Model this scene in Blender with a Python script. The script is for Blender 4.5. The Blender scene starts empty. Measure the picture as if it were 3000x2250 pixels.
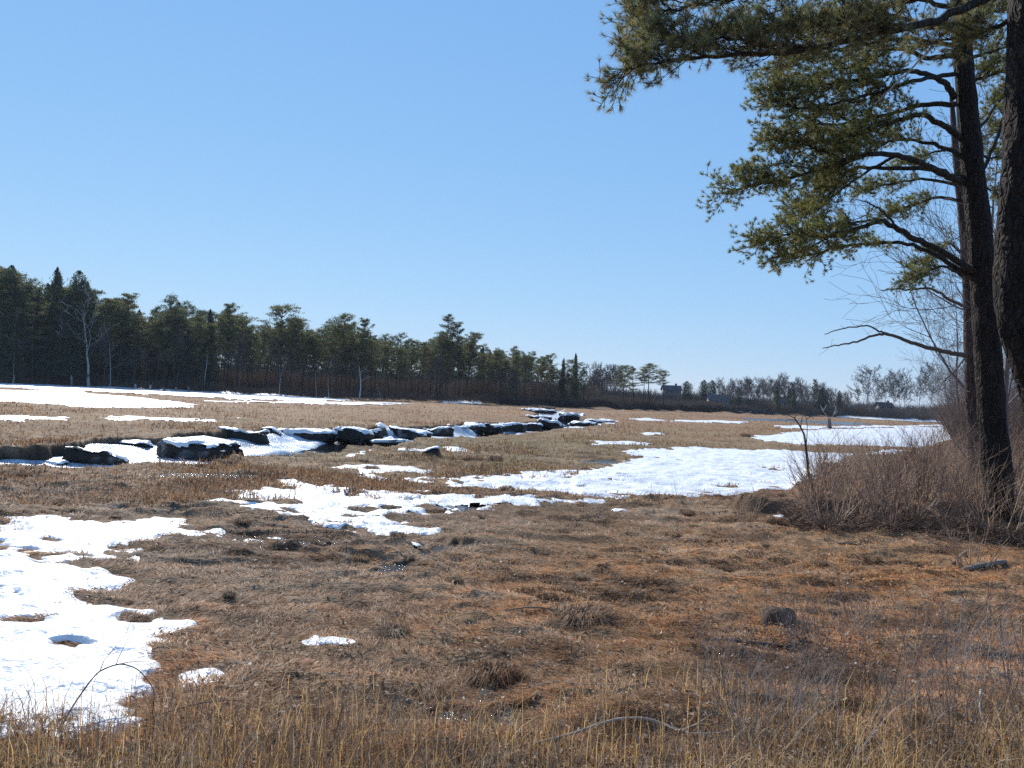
import bpy, math, random
import numpy as np
from mathutils import Vector, Matrix

random.seed(7)
rng = np.random.default_rng(7)
sc = bpy.context.scene
C = sc.collection
R = math.radians
DENOISE = False

# ------------------------------------------------------------------ camera
HC = 2.4                      # eye height over the marsh
FPX, PW, PH = 1736.0, 2212.0, 1659.0   # focal length in reference pixels, reference frame
PITCH, ROLL = math.atan(25.5 / FPX), R(2.6)
cam = bpy.data.cameras.new('camera')
cam.sensor_width = 36.0
cam.lens = 36.0 * FPX / PW
cam.clip_start = 0.1
cam.clip_end = 12000
camo = bpy.data.objects.new('camera', cam)
C.objects.link(camo)
camo.location = (0, 0, HC)
CM = Matrix.Rotation(math.pi / 2 + PITCH, 3, 'X') @ Matrix.Rotation(ROLL, 3, 'Z')
camo.rotation_euler = CM.to_euler()
sc.camera = camo
CMn = np.array(CM)

# ------------------------------------------------------------------ sky and sun
SUN_AZ, SUN_EL = R(-26), R(38)
w = bpy.data.worlds.new('World')
sc.world = w
w.use_nodes = True
wn, wl = w.node_tree.nodes, w.node_tree.links
sky = wn.new('ShaderNodeTexSky')
sky.sky_type = 'NISHITA'
sky.sun_disc = False
sky.sun_elevation = SUN_EL
sky.sun_rotation = SUN_AZ
sky.air_density = 1.0
sky.dust_density = 0.0
sky.ozone_density = 4.0
# tone of the clear late-winter sky: gentle per-channel response so the horizon stays pale blue
spc = wn.new('ShaderNodeSeparateColor'); cmb = wn.new('ShaderNodeCombineColor')
wl.new(sky.outputs[0], spc.inputs[0])
EXPO = 0.22
for ch, (x24, t24, pw) in enumerate([(.259, .235, .62), (.476, .485, .44), (.891, .88, .25)]):
    a = wn.new('ShaderNodeMath'); a.operation = 'MULTIPLY'; a.inputs[1].default_value = .145 / x24
    p = wn.new('ShaderNodeMath'); p.operation = 'POWER'; p.inputs[1].default_value = pw
    m = wn.new('ShaderNodeMath'); m.operation = 'MULTIPLY'; m.inputs[1].default_value = t24 / 2 ** EXPO / .145
    wl.new(spc.outputs[ch], a.inputs[0]); wl.new(a.outputs[0], p.inputs[0]); wl.new(p.outputs[0], m.inputs[0]); wl.new(m.outputs[0], cmb.inputs[ch])
wl.new(cmb.outputs[0], wn['Background'].inputs[0])
wn['Background'].inputs[1].default_value = 0.145
sun = bpy.data.lights.new('sun', 'SUN')
sun.energy = 4.8
sun.angle = R(0.5)
sun.color = (1.0, 0.95, 0.87)
suno = bpy.data.objects.new('sun', sun)
C.objects.link(suno)
sd = Vector((math.sin(SUN_AZ) * math.cos(SUN_EL), math.cos(SUN_AZ) * math.cos(SUN_EL), math.sin(SUN_EL)))
suno.rotation_euler = sd.to_track_quat('Z', 'Y').to_euler()
sc.view_settings.view_transform = 'Standard'
sc.view_settings.look = 'None'
sc.view_settings.exposure = EXPO
sc.view_settings.gamma = 1.0
try:
    sc.cycles.use_denoising = DENOISE
    sc.cycles.max_bounces = 6
    sc.cycles.transparent_max_bounces = 8
    sc.cycles.sample_clamp_indirect = 4
except Exception:
    pass

# ------------------------------------------------------------------ mapping reference pixels -> world
def rays(x, y):
    x = np.asarray(x, float); y = np.asarray(y, float)
    v = np.stack([x - PW / 2, -(y - PH / 2), -np.full_like(x + y, FPX)], -1)
    return v @ CMn.T

def G(x, y, z=0.0):
    """point at height z seen at pixel (x, y)"""
    d = rays(x, y)
    t = (z - HC) / d[..., 2]
    return d * t[..., None] + np.array([0, 0, HC])

def P(x, y, Y):
    """point at depth Y seen at pixel (x, y)"""
    d = rays(x, y)
    t = np.asarray(Y, float) / d[..., 1]
    return d * t[..., None] + np.array([0, 0, HC])

def proj(p):
    q = (np.asarray(p, float) - np.array([0, 0, HC])) @ CMn
    return q[..., 0] / -q[..., 2] * FPX + PW / 2, -q[..., 1] / -q[..., 2] * FPX + PH / 2

# ------------------------------------------------------------------ noise
def _h(ix, iy, s):
    n = (ix.astype(np.int64) * 374761393 + iy.astype(np.int64) * 668265263 + s * 974634777) & 0xFFFFFFFF
    n = ((n ^ (n >> 13)) * 1274126177) & 0xFFFFFFFF
    return ((n ^ (n >> 16)) & 0xFFFFFF) / float(0xFFFFFF)

def vn(x, y, s=0):
    ix, iy = np.floor(x), np.floor(y)
    fx, fy = x - ix, y - iy
    ux, uy = fx * fx * (3 - 2 * fx), fy * fy * (3 - 2 * fy)
    a, b, c, d = _h(ix, iy, s), _h(ix + 1, iy, s), _h(ix, iy + 1, s), _h(ix + 1, iy + 1, s)
    return ((a * (1 - ux) + b * ux) * (1 - uy) + (c * (1 - ux) + d * ux) * uy) * 2 - 1

def fbm(x, y, s=0, o=4):
    t = 0; a = 1.0; n = 0
    for i in range(o):
        t = t + a * vn(x * 2 ** i + 17.3 * i, y * 2 ** i - 9.1 * i, s + i); n += a; a *= 0.5
    return t / n

def sstep(a, b, x):
    t = np.clip((x - a) / (b - a), 0, 1)
    return t * t * (3 - 2 * t)

# ------------------------------------------------------------------ polygons
def ip(pts, z=0.0):
    a = np.array(pts, float)
    return G(a[:, 0], a[:, 1], z)[:, :2]

def sdf(poly, X, Y, far=-9.0):
    """signed distance, positive inside; only computed close to the polygon"""
    out = np.full(X.shape, far)
    lo, hi = poly.min(0) + far, poly.max(0) - far
    m = (X > lo[0]) & (X < hi[0]) & (Y > lo[1]) & (Y < hi[1])
    x, y = X[m], Y[m]
    if x.size == 0:
        return out
    d = np.full(x.shape, 1e9); ins = np.zeros(x.shape, bool)
    n = len(poly)
    for i in range(n):
        ax, ay = poly[i]; bx, by = poly[(i + 1) % n]
        ex, ey = bx - ax, by - ay
        t = np.clip(((x - ax) * ex + (y - ay) * ey) / (ex * ex + ey * ey + 1e-12), 0, 1)
        d = np.minimum(d, (x - ax - t * ex) ** 2 + (y - ay - t * ey) ** 2)
        c = ((ay > y) != (by > y)) & (x < ex * (y - ay) / (ey + (1e-12 if ey == 0 else 0)) + ax)
        ins ^= c
    d = np.sqrt(d)
    out[m] = np.maximum(np.where(ins, d, -d), far)
    return out

SHORE = [(-260, 817), (-120, 823), (0, 829), (200, 837), (420, 847), (700, 860), (860, 866), (1000, 871), (1130, 877), (1323, 885),
         (1500, 890), (1570, 893), (1700, 897), (1830, 902), (1950, 908), (2060, 912), (2200, 917)]
shore_w = ip(SHORE)
UPLAND = np.vstack([[[-900, 120]], [[-300, 150]], shore_w, [[400, 430], [1500, 600], [3000, 3000], [-3000, 3000], [-3000, 200]]])
CREEK = ip([(-220, 1030), (0, 1009), (62, 1011), (170, 1013), (262, 1012), (311, 1008), (420, 1003), (510, 992), (590, 988), (683, 986), (716, 981),
            (797, 966), (850, 966), (906, 959), (912, 946), (990, 948), (1090, 942), (1157, 937), (1206, 929), (1256, 927), (1290, 921), (1326, 911),
            (1290, 905), (1240, 899), (1216, 892), (1225, 884), (1180, 880), (1128, 881), (1137, 887), (1160, 893), (1145, 899), (1120, 902),
            (1160, 906), (1183, 911), (1123, 914), (1057, 914), (1004, 914),
            (973, 920), (853, 925), (776, 929), (703, 929), (590, 929), (467, 933), (358, 948), (290, 946), (202, 951), (130, 960), (78, 967), (0, 970), (-220, 985)])
RBANK = np.vstack([ip([(1560, 1097), (1640, 1112), (1760, 1128), (1860, 1132), (2000, 1136), (2060, 1134), (2110, 1126), (2212, 1132)]),
                   [[40, 13], [500, 8], [500, 600]], ip([(2212, 914), (2060, 914), (2058, 940), (2012, 975), (1920, 984), (1800, 1003), (1740, 1030), (1720, 1058), (1690, 1078)])])
SNOW = {
 'S1': ([(-500, 1180), (-200, 1165), (0, 1150), (60, 1122), (160, 1120), (230, 1135), (300, 1122), (370, 1125), (385, 1138), (345, 1148), (400, 1157), (350, 1163), (290, 1178), (270, 1200),
         (230, 1215), (175, 1240), (200, 1255), (215, 1275), (185, 1290), (210, 1310), (260, 1325), (300, 1340), (350, 1355), (385, 1362), (372, 1390),
         (368, 1420), (360, 1470), (355, 1500), (330, 1530), (250, 1548), (100, 1558), (-300, 1575), (-700, 1500)], .36, 0.02),
 'S1b': ([(330, 1145), (480, 1155), (620, 1162), (640, 1170), (540, 1173), (400, 1166), (320, 1160)], .35, -.04),
 'S2': ([(480, 1097), (530, 1062), (640, 1058), (660, 1052), (720, 1064), (850, 1075), (960, 1073), (1060, 1083), (1180, 1083), (1300, 1088), (1290, 1096), (1100, 1094), (1060, 1102), (960, 1100), (970, 1108),
         (930, 1120), (890, 1150), (820, 1142), (740, 1126), (660, 1130), (600, 1110), (520, 1117)], .95, -.24),
 'S2b': ([(650, 1130), (760, 1122), (870, 1140), (985, 1152), (975, 1158), (860, 1152), (740, 1142)], .7, -.2),
 'S3': ([(724, 1008), (830, 1006), (925, 1017), (915, 1023), (800, 1019)], .08, .0),
 'S3b': ([(774, 1027), (800, 1025), (835, 1033), (815, 1037)], .06, .0),
 'S3c': ([(590, 1040), (660, 1036), (640, 1046)], .3, -.02),
 'S4': ([(880, 1038), (1050, 1030), (1170, 1020), (1330, 1010), (1380, 988), (1345, 974), (1500, 969), (1700, 975), (1860, 984), (1960, 989), (1920, 996), (1830, 1003),
         (1790, 1020), (1760, 1040), (1740, 1062), (1650, 1074), (1500, 1080), (1300, 1075), (1150, 1066), (1000, 1056)], .4, 0.0),
 'S5': ([(1630, 945), (1720, 932), (1900, 925), (2100, 922), (2120, 955), (1980, 970), (1850, 963), (1720, 960), (1650, 953)], .5, 0.0),
 'S5b': ([(1455, 908), (1540, 909), (1612, 912), (1608, 916), (1540, 914), (1460, 912)], .4, .2),
 'S5c': ([(1650, 921), (1720, 919), (1800, 921), (2040, 918), (2050, 922), (1800, 926), (1700, 927)], .8, -.1),
 'S6': ([(1800, 901), (1850, 899), (1950, 902), (2050, 908), (2055, 914), (1960, 910), (1860, 905)], .5, .6),
 'S7a': ([(-260, 819), (0, 827), (260, 836), (420, 846), (560, 853), (700, 860), (780, 865), (640, 868), (500, 863), (300, 852), (0, 838), (-260, 834)], 1.6, -.5),
 'S7b': ([(-260, 842), (0, 843), (150, 845), (300, 860), (425, 875), (380, 881), (200, 881), (0, 868), (-260, 862)], .6, .1),
 'S7c': ([(450, 866), (620, 866), (800, 869), (950, 873), (800, 877), (640, 873), (480, 871)], 1.6, -1.3),
 'S7d': ([(-50, 896), (60, 897), (140, 906), (90, 911), (-50, 909)], 1.3, -.6),
 'S7e': ([(210, 898), (350, 904), (560, 904), (600, 910), (400, 912), (240, 908)], 1.5, -1.1),
 'S7f': ([(950, 868), (1000, 869), (1050, 873), (960, 872)], .6, .2),
 'S8': ([(618, 1402), (640, 1398), (660, 1398), (680, 1386), (700, 1394), (762, 1394), (745, 1401), (700, 1404), (650, 1407)], .10, .01),
 'S8b': ([(385, 1466), (400, 1460), (440, 1457), (462, 1462), (450, 1478), (425, 1490), (395, 1492)], .07, .01),
 'S9': ([(1655, 1119), (1740, 1126), (1835, 1135), (1800, 1141), (1700, 1129)], .10, .02),
 'S10': ([(1270, 955), (1400, 957), (1390, 962), (1280, 961)], .6, -.15),
 'S10b': ([(970, 968), (1010, 970), (1000, 980), (950, 976)], .4, -.05),
 'S10c': ([(1380, 935), (1440, 936), (1430, 940), (1390, 939)], .5, 0.0),
 'S11': ([(1360, 905), (1430, 905), (1420, 909), (1370, 909)], .6, 0.0),
 'S12': ([(1240, 903), (1300, 905), (1335, 912), (1300, 918), (1250, 916)], .6, .1),
 'S13': ([(720, 981), (760, 972), (810, 975), (800, 984), (750, 988)], .3, -.05),
}
SNOW = {k: (ip(a), b, c) for k, (a, b, c) in SNOW.items()}
PUDDLE = {
 'P1': [(300, 1026), (380, 1022), (560, 1023), (620, 1030), (560, 1033), (400, 1032)],
 'P2': [(950, 1092), (990, 1086), (1035, 1092), (1045, 1100), (1000, 1106), (965, 1102)],
 'P3': [(1040, 1530), (1090, 1520), (1150, 1523), (1200, 1512), (1245, 1520), (1210, 1535), (1150, 1542), (1060, 1545)],
 'P4': [(830, 1215), (860, 1190), (930, 1178), (1000, 1172), (985, 1190), (950, 1205), (900, 1222), (850, 1240), (780, 1238)],
 'P5': [(1600, 903), (1680, 905), (1840, 912), (1900, 917), (1830, 918), (1700, 911), (1610, 907)],
 'P6': [(1250, 995), (1330, 994), (1330, 1000), (1260, 1001)],
 'P7': [(520, 1160), (640, 1168), (760, 1180), (700, 1186), (600, 1180), (500, 1172)],
 'P8': [(1420, 1480), (1480, 1474), (1500, 1482), (1450, 1490)],
}
PUDDLE = {k: ip(a) for k, a in PUDDLE.items()}

def ragged(X, Y, seed=0):
    r = np.hypot(X, Y)
    far = sstep(25, 90, r)
    n = 0.6 * vn(X / .5, Y / .35, 31 + seed) + .5 * vn(X / .3, Y / .18, 39) * (1 - far) * (1 - .6 * far) + 0.8 * vn(X / 1.3, Y / 1.3, 33 + seed) + (0.3 + 1.6 * far) * vn(X / 3.7, Y / 3.7, 35 + seed)
    return n + 0.4 * vn(X / .17, Y / .13, 37) * (1 - far)

def snow_m(X, Y):
    """snow margin in metres: positive where snow lies"""
    m = np.full(X.shape, -9.0)
    n = ragged(X, Y)
    for k, (poly, amp, off) in SNOW.items():
        s = sdf(poly, X, Y, -6.0)
        m = np.maximum(m, s + off + n * amp)
    return np.minimum(m, .05 - sdf(PUDDLE['P2'], X, Y, -9.0))

def islands(X, Y):
    """0..1 where bare hay shows through a snow patch"""
    return sstep(.22, .5, fbm(X / .9, Y / .5, 141, 4)) * sstep(60, 20, np.hypot(X, Y)) * sstep(-.005, .02, zfine(X, Y))

def puddle_m(X, Y):
    m = np.full(X.shape, -3.0)
    for k, poly in PUDDLE.items():
        s = sdf(poly, X, Y, -3.0)
        if k in ('P3', 'P4', 'P7', 'P8'):
            s = np.minimum(s, .3) - .12 + .35 * vn(X / .13, Y / .2, 61) + .25 * vn(X / .4, Y / .5, 62)
        m = np.maximum(m, s)
    return m

def creek_m(X, Y):
    s = sdf(CREEK, X, Y, -8.0)
    return s + 0.35 * vn(X / 1.1, Y / 1.1, 51) + 0.5 * vn(X / 3.1, Y / 3.1, 52) * sstep(20, 45, Y) + 0.12 * vn(X / .35, Y / .35, 53)

FLOOR = -0.62
def zbase(X, Y):
    """large relief, without tussocks"""
    up = sdf(UPLAND, X, Y, -6.0)
    upn = up + 1.2 * vn(X / 6, Y / 6, 71)
    az = np.arctan2(X, Y)
    bank = np.interp(az, [-.6, -.25, -.05, .05, .3, .5], [.35, .5, .7, 1.2, 1.3, .9])
    z = bank * sstep(-.5, 3.0, upn) + np.clip(up, 0, 200) * 0.012
    rb = sdf(RBANK, X, Y, -4.0) + 0.35 * vn(X / .8, Y / .8, 72)
    z = np.maximum(z, 0.34 * sstep(-.1, .45, rb) + 0.02 * np.clip(rb, 0, 12))
    z = z + 0.05 * fbm(X / 5, Y / 5, 73, 2)
    return z

def zfine(X, Y):
    r = np.hypot(X, Y)
    a = fbm(X / 1.4, Y / 1.0, 75, 3)
    b = vn(X / .33, Y / .26, 79)
    c = vn(X / .11, Y / .09, 80)
    far = sstep(30, 120, r)
    rdg = np.maximum(0, 1 - 3.2 * np.abs(fbm(X / 1.9, Y / .7, 86, 3))) ** 1.5 * (.5 + .5 * vn(X / 3, Y / 3, 87)) * (1 - far)
    return 0.115 * rdg + 0.075 * a + 0.045 * b * (1 - far) + 0.014 * c * (1 - far) + 0.10 * np.maximum(0, fbm(X / 2.6, Y / 2.6, 83, 2) - .15) + far * .08 * np.maximum(0, vn(X / 2.2, Y / 2.2, 84))

def zground(X, Y, full=False):
    zb = zbase(X, Y)
    cm = creek_m(X, Y)
    pm = puddle_m(X, Y)
    z = zb + zfine(X, Y) * (1 - .85 * sstep(-.3, .15, pm)) - 0.12 * sstep(-.15, .25, pm)
    lip = 0.06 * sstep(-.9, -.15, cm) * (cm < .3)
    z = z + lip
    cw = sstep(-.05, .38, cm)
    z = z * (1 - cw) + cw * (-0.95 + 0.1 * vn(X / .7, Y / .7, 77))
    if full:
        return z, zb, cm, pm
    return z

# ------------------------------------------------------------------ mesh helpers
def build(name, V, F, mat, col=None, smooth=False, parent=None, quads=None):
    """V (n,3); F (m,3) triangles and optional quads (k,4); col (n,3) point colours"""
    me = bpy.data.meshes.new(name)
    V = np.ascontiguousarray(V, np.float32)
    F = np.zeros((0, 3), np.int32) if F is None else np.asarray(F, np.int32).reshape(-1, 3)
    Q = np.zeros((0, 4), np.int32) if quads is None else np.asarray(quads, np.int32).reshape(-1, 4)
    me.vertices.add(len(V)); me.vertices.foreach_set('co', V.ravel())
    nl = F.size + Q.size
    me.loops.add(nl)
    me.loops.foreach_set('vertex_index', np.concatenate([F.ravel(), Q.ravel()]).astype(np.int32))
    npol = len(F) + len(Q)
    me.polygons.add(npol)
    st = np.concatenate([np.arange(len(F)) * 3, F.size + np.arange(len(Q)) * 4]).astype(np.int32)
    tot = np.concatenate([np.full(len(F), 3), np.full(len(Q), 4)]).astype(np.int32)
    me.polygons.foreach_set('loop_start', st)
    me.polygons.foreach_set('loop_total', tot)
    if smooth:
        me.polygons.foreach_set('use_smooth', np.ones(npol, bool))
    if col is not None:
        ca = me.color_attributes.new('col', 'FLOAT_COLOR', 'POINT')
        c4 = np.ones((len(V), 4), np.float32); c4[:, :3] = col
        ca.data.foreach_set('color', c4.ravel())
    me.update(calc_edges=True)
    me.materials.append(mat)
    o = bpy.data.objects.new(name, me)
    C.objects.link(o)
    if parent is not None:
        o.parent = parent
    return o

def thing(name, label, cat, loc=(0, 0, 0), group=None, rz=0.0, sc_=1.0):
    o = bpy.data.objects.new(name, None)
    C.objects.link(o)
    o.location = loc; o.rotation_euler = (0, 0, rz); o.scale = (sc_,) * 3 if not hasattr(sc_, '__len__') else sc_
    o.empty_display_size = .3
    o['label'] = label; o['category'] = cat
    if group: o['group'] = group
    return o

def tag(o, label, cat, group=None):
    o['label'] = label; o['category'] = cat
    if group: o['group'] = group
    return o

def kind(o, k):
    o['kind'] = k
    return o

def dup(root, label, loc, rz=0.0, s=1.0, group=None, tilt=(0, 0)):
    r = root.copy(); C.objects.link(r)
    r.location = loc; r.rotation_euler = (tilt[0], tilt[1], rz)
    r.scale = (s,) * 3 if not hasattr(s, '__len__') else s
    r['label'] = label
    if group: r['group'] = group
    elif 'group' in r: del r['group']
    for ch in list(root.children):
        c = ch.copy(); C.objects.link(c); c.parent = r
        for g in ch.children:
            d = g.copy(); C.objects.link(d); d.parent = c
    return r

class Geo:
    """collects segments, tubes and leaf triangles"""
    def __init__(s):
        s.V = []; s.F = []; s.Q = []; s.Cc = []; s.n = 0
    def add(s, V, F=None, Q=None, col=None):
        V = np.asarray(V, float)
        s.V.append(V)
        if F is not None and len(F): s.F.append(np.asarray(F) + s.n)
        if Q is not None and len(Q): s.Q.append(np.asarray(Q) + s.n)
        c = np.zeros((len(V), 3)) + (np.asarray(col) if col is not None else .5)
        s.Cc.append(c); s.n += len(V)
    def segs(s, A, B, ra, rb, sides=3, col=(.1, .08, .06)):
        A = np.asarray(A, float); B = np.asarray(B, float); ra = np.asarray(ra, float); rb = np.asarray(rb, float)
        n = len(A)
        if n == 0: return
        d = B - A; d /= np.linalg.norm(d, axis=1)[:, None] + 1e-9
        h = np.where(np.abs(d[:, 2:3]) > .9, [[1., 0, 0]], [[0, 0, 1.]])
        u = np.cross(d, h); u /= np.linalg.norm(u, axis=1)[:, None]
        v = np.cross(d, u)
        a = np.arange(sides) * 2 * math.pi / sides
        ring = u[:, None] * np.cos(a)[None, :, None] + v[:, None] * np.sin(a)[None, :, None]
        V = np.concatenate([A[:, None] + ring * ra[:, None, None], B[:, None] + ring * rb[:, None, None]], 1)
        base = np.arange(n)[:, None] * 2 * sides
        k = np.arange(sides); k2 = (k + 1) % sides
        Q = np.stack([base + k, base + k2, base + sides + k2, base + sides + k], -1).reshape(-1, 4)
        cc = np.asarray(col, float)
        if cc.ndim == 2: cc = np.repeat(cc, 2 * sides, 0)
        s.add(V.reshape(-1, 3), None, Q, cc)
    def tube(s, pts, rad, sides=8, col=(.1, .08, .06), bumpy=0.0, seed=0, close=True):
        pts = np.asarray(pts, float); rad = np.asarray(rad, float)
        n = len(pts)
        d = np.gradient(pts, axis=0); d /= np.linalg.norm(d, axis=1)[:, None] + 1e-9
        h = np.array([0, 0, 1.]) if abs(d[:, 2].mean()) < .8 else np.array([0, 1., 0])
        u = np.cross(d, h); u /= np.linalg.norm(u, axis=1)[:, None] + 1e-9
        v = np.cross(d, u)
        a = np.arange(sides) * 2 * math.pi / sides
        L = np.concatenate([[0], np.cumsum(np.linalg.norm(np.diff(pts, axis=0), axis=1))])
        rr = rad[:, None] * np.ones(sides)
        if bumpy:
            rr = rr * (1 + bumpy * vn(np.tile(np.arange(sides) * 1.7, (n, 1)), np.tile(L[:, None] / .35, (1, sides)), seed))
        V = pts[:, None] + (u[:, None] * np.cos(a)[None, :, None] + v[:, None] * np.sin(a)[None, :, None]) * rr[..., None]
        k = np.arange(sides); k2 = (k + 1) % sides
        b = np.arange(n - 1)[:, None] * sides
        Q = np.stack([b + k, b + k2, b + sides + k2, b + sides + k], -1).reshape(-1, 4)
        V = V.reshape(-1, 3)
        F = None
        if close:
            V = np.vstack([V, pts[-1:], pts[:1]])
            F = [[(n - 1) * sides + i, (n - 1) * sides + (i + 1) % sides, n * sides] for i in range(sides)] + [[(i + 1) % sides, i, n * sides + 1] for i in range(sides)]
        s.add(V, F, Q, col)
    def leaves(s, cen, size, col, flat=0.0, r=None):
        """random triangles"""
        r = r or rng
        n = len(cen)
        size = np.zeros(n) + size
        a = r.normal(size=(n, 3)); a[:, 2] *= (1 - flat); a /= np.linalg.norm(a, axis=1)[:, None]
        b = r.normal(size=(n, 3)); b[:, 2] *= (1 - flat); b -= (a * b).sum(1)[:, None] * a; b /= np.linalg.norm(b, axis=1)[:, None]
        V = np.stack([cen + a * size[:, None], cen - a * size[:, None] * .5 + b * size[:, None] * .45, cen - a * size[:, None] * .5 - b * size[:, None] * .45], 1).reshape(-1, 3)
        F = np.arange(n * 3).reshape(-1, 3)
        c = np.asarray(col, float)
        if c.ndim == 2: c = np.repeat(c, 3, 0)
        s.add(V, F, None, c)
    def needles(s, cen, dr, n, length, width, col, spread=.8, r=None):
        r = r or rng
        m = len(cen)
        L = np.repeat(np.zeros(m) + length, n) * r.uniform(.75, 1.15, m * n)
        c = np.repeat(cen, n, 0)
        d = np.repeat(dr, n, 0) * .75 + r.normal(size=(m * n, 3)) * spread * .6
        d /= np.linalg.norm(d, axis=1)[:, None]
        side = np.cross(d, r.normal(size=(m * n, 3))); side /= np.linalg.norm(side, axis=1)[:, None]
        st = c - np.repeat(dr, n, 0) * (r.uniform(0, .5, m * n) * L)[:, None]
        V = np.stack([st + side * width / 2, st - side * width / 2, st + d * L[:, None]], 1).reshape(-1, 3)
        cc = np.asarray(col, float)
        if cc.ndim == 2: cc = np.repeat(cc, n * 3, 0)
        s.add(V, np.arange(m * n * 3).reshape(-1, 3), None, cc)
    def obj(s, name, mat, parent=None, smooth=False):
        return build(name, np.concatenate(s.V), np.concatenate(s.F) if s.F else None, mat, np.concatenate(s.Cc), smooth, parent, np.concatenate(s.Q) if s.Q else None)

# ------------------------------------------------------------------ materials
def nodes_of(m):
    m.use_nodes = True
    return m.node_tree.nodes, m.node_tree.links, m.node_tree.nodes['Principled BSDF']

def mat_attr(name, rough=.9, spec=.2, trans=0.0, noise=(0, 0), bump=0.0, bscale=30., stretch=None, coat=0.0):
    """colour from the 'col' attribute, varied with noise, optional translucency"""
    m = bpy.data.materials.new(name)
    n, l, b = nodes_of(m)
    at = n.new('ShaderNodeAttribute'); at.attribute_name = 'col'
    src = at.outputs['Color']
    tc = n.new('ShaderNodeTexCoord')
    vec = tc.outputs['Object']
    if stretch:
        mp = n.new('ShaderNodeMapping'); mp.inputs['Scale'].default_value = stretch
        l.new(vec, mp.inputs[0]); vec = mp.outputs[0]
    if noise[1]:
        nt = n.new('ShaderNodeTexNoise'); nt.inputs['Scale'].default_value = noise[0]; nt.inputs['Detail'].default_value = 5; nt.inputs['Roughness'].default_value = .65
        l.new(vec, nt.inputs['Vector'])
        mr = n.new('ShaderNodeMapRange'); mr.inputs[1].default_value = .3; mr.inputs[2].default_value = .7
        mr.inputs[3].default_value = 1 - noise[1]; mr.inputs[4].default_value = 1 + noise[1]
        l.new(nt.outputs[0], mr.inputs[0])
        mx = n.new('ShaderNodeVectorMath'); mx.operation = 'SCALE'
        l.new(src, mx.inputs[0]); l.new(mr.outputs[0], mx.inputs['Scale']); src = mx.outputs[0]
    l.new(src, b.inputs['Base Color'])
    b.inputs['Roughness'].default_value = rough
    b.inputs['Specular IOR Level'].default_value = spec
    if bump:
        nb = n.new('ShaderNodeTexNoise'); nb.inputs['Scale'].default_value = bscale; nb.inputs['Detail'].default_value = 6
        l.new(vec, nb.inputs['Vector'])
        bp = n.new('ShaderNodeBump'); bp.inputs['Strength'].default_value = 1; bp.inputs['Distance'].default_value = bump
        l.new(nb.outputs[0], bp.inputs['Height']); l.new(bp.outputs[0], b.inputs['Normal'])
    if trans:
        tr = n.new('ShaderNodeBsdfTranslucent'); ms = n.new('ShaderNodeMixShader'); ms.inputs[0].default_value = trans
        l.new(src, tr.inputs[0]); l.new(b.outputs[0], ms.inputs[1]); l.new(tr.outputs[0], ms.inputs[2])
        l.new(ms.outputs[0], n['Material Output'].inputs[0])
    return m

M_ground = mat_attr('marsh_ground', .85, .15, noise=(14, .45), bump=.03, bscale=22, stretch=(1, 1.4, 1))
M_blade = mat_attr('dry_grass', .6, .28, trans=.38)
M_needle = mat_attr('pine_needles', .5, .4, trans=.5)
M_leaf = mat_attr('far_needles', .6, .35, trans=.4)
M_bark = mat_attr('bark', .85, .2, noise=(14, .5), bump=.035, bscale=18, stretch=(1, 1, .22))
n, l, b = nodes_of(M_bark)
vo = n.new('ShaderNodeTexVoronoi'); vo.feature = 'DISTANCE_TO_EDGE'; vo.inputs['Scale'].default_value = 13
mpv = n.new('ShaderNodeMapping'); mpv.inputs['Scale'].default_value = (1, 1, .28)
tcv = n.new('ShaderNodeTexCoord'); nz = n.new('ShaderNodeTexNoise'); nz.inputs['Scale'].default_value = 4
l.new(tcv.outputs['Object'], nz.inputs[0]); mxv = n.new('ShaderNodeVectorMath'); mxv.operation = 'MULTIPLY_ADD'; mxv.inputs[1].default_value = (.25, .25, .25)
l.new(nz.outputs[1], mxv.inputs[0]); l.new(tcv.outputs['Object'], mxv.inputs[2]); l.new(mxv.outputs[0], mpv.inputs[0]); l.new(mpv.outputs[0], vo.inputs['Vector'])
rmp = n.new('ShaderNodeMapRange'); rmp.inputs[1].default_value = 0; rmp.inputs[2].default_value = .22; rmp.inputs[3].default_value = 0; rmp.inputs[4].default_value = 1
l.new(vo.outputs['Distance'], rmp.inputs[0])
bp2 = n.new('ShaderNodeBump'); bp2.inputs['Distance'].default_value = .05; bp2.inputs['Strength'].default_value = 1
old = b.inputs['Normal'].links[0].from_socket
l.new(rmp.outputs[0], bp2.inputs['Height']); l.new(old, bp2.inputs['Normal']); l.new(bp2.outputs[0], b.inputs['Normal'])
M_twig = mat_attr('twigs', .7, .25)
M_farbark = mat_attr('far_bark', .85, .15)
M_mud = mat_attr('icy_mud', .6, .3, noise=(5, .6), bump=.05, bscale=9)
M_wood = mat_attr('weathered_wood', .8, .2, noise=(12, .4), bump=.01, bscale=30, stretch=(1, 1, .3))
M_paint = mat_attr('house_paint', .7, .3, noise=(2, .08))

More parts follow.
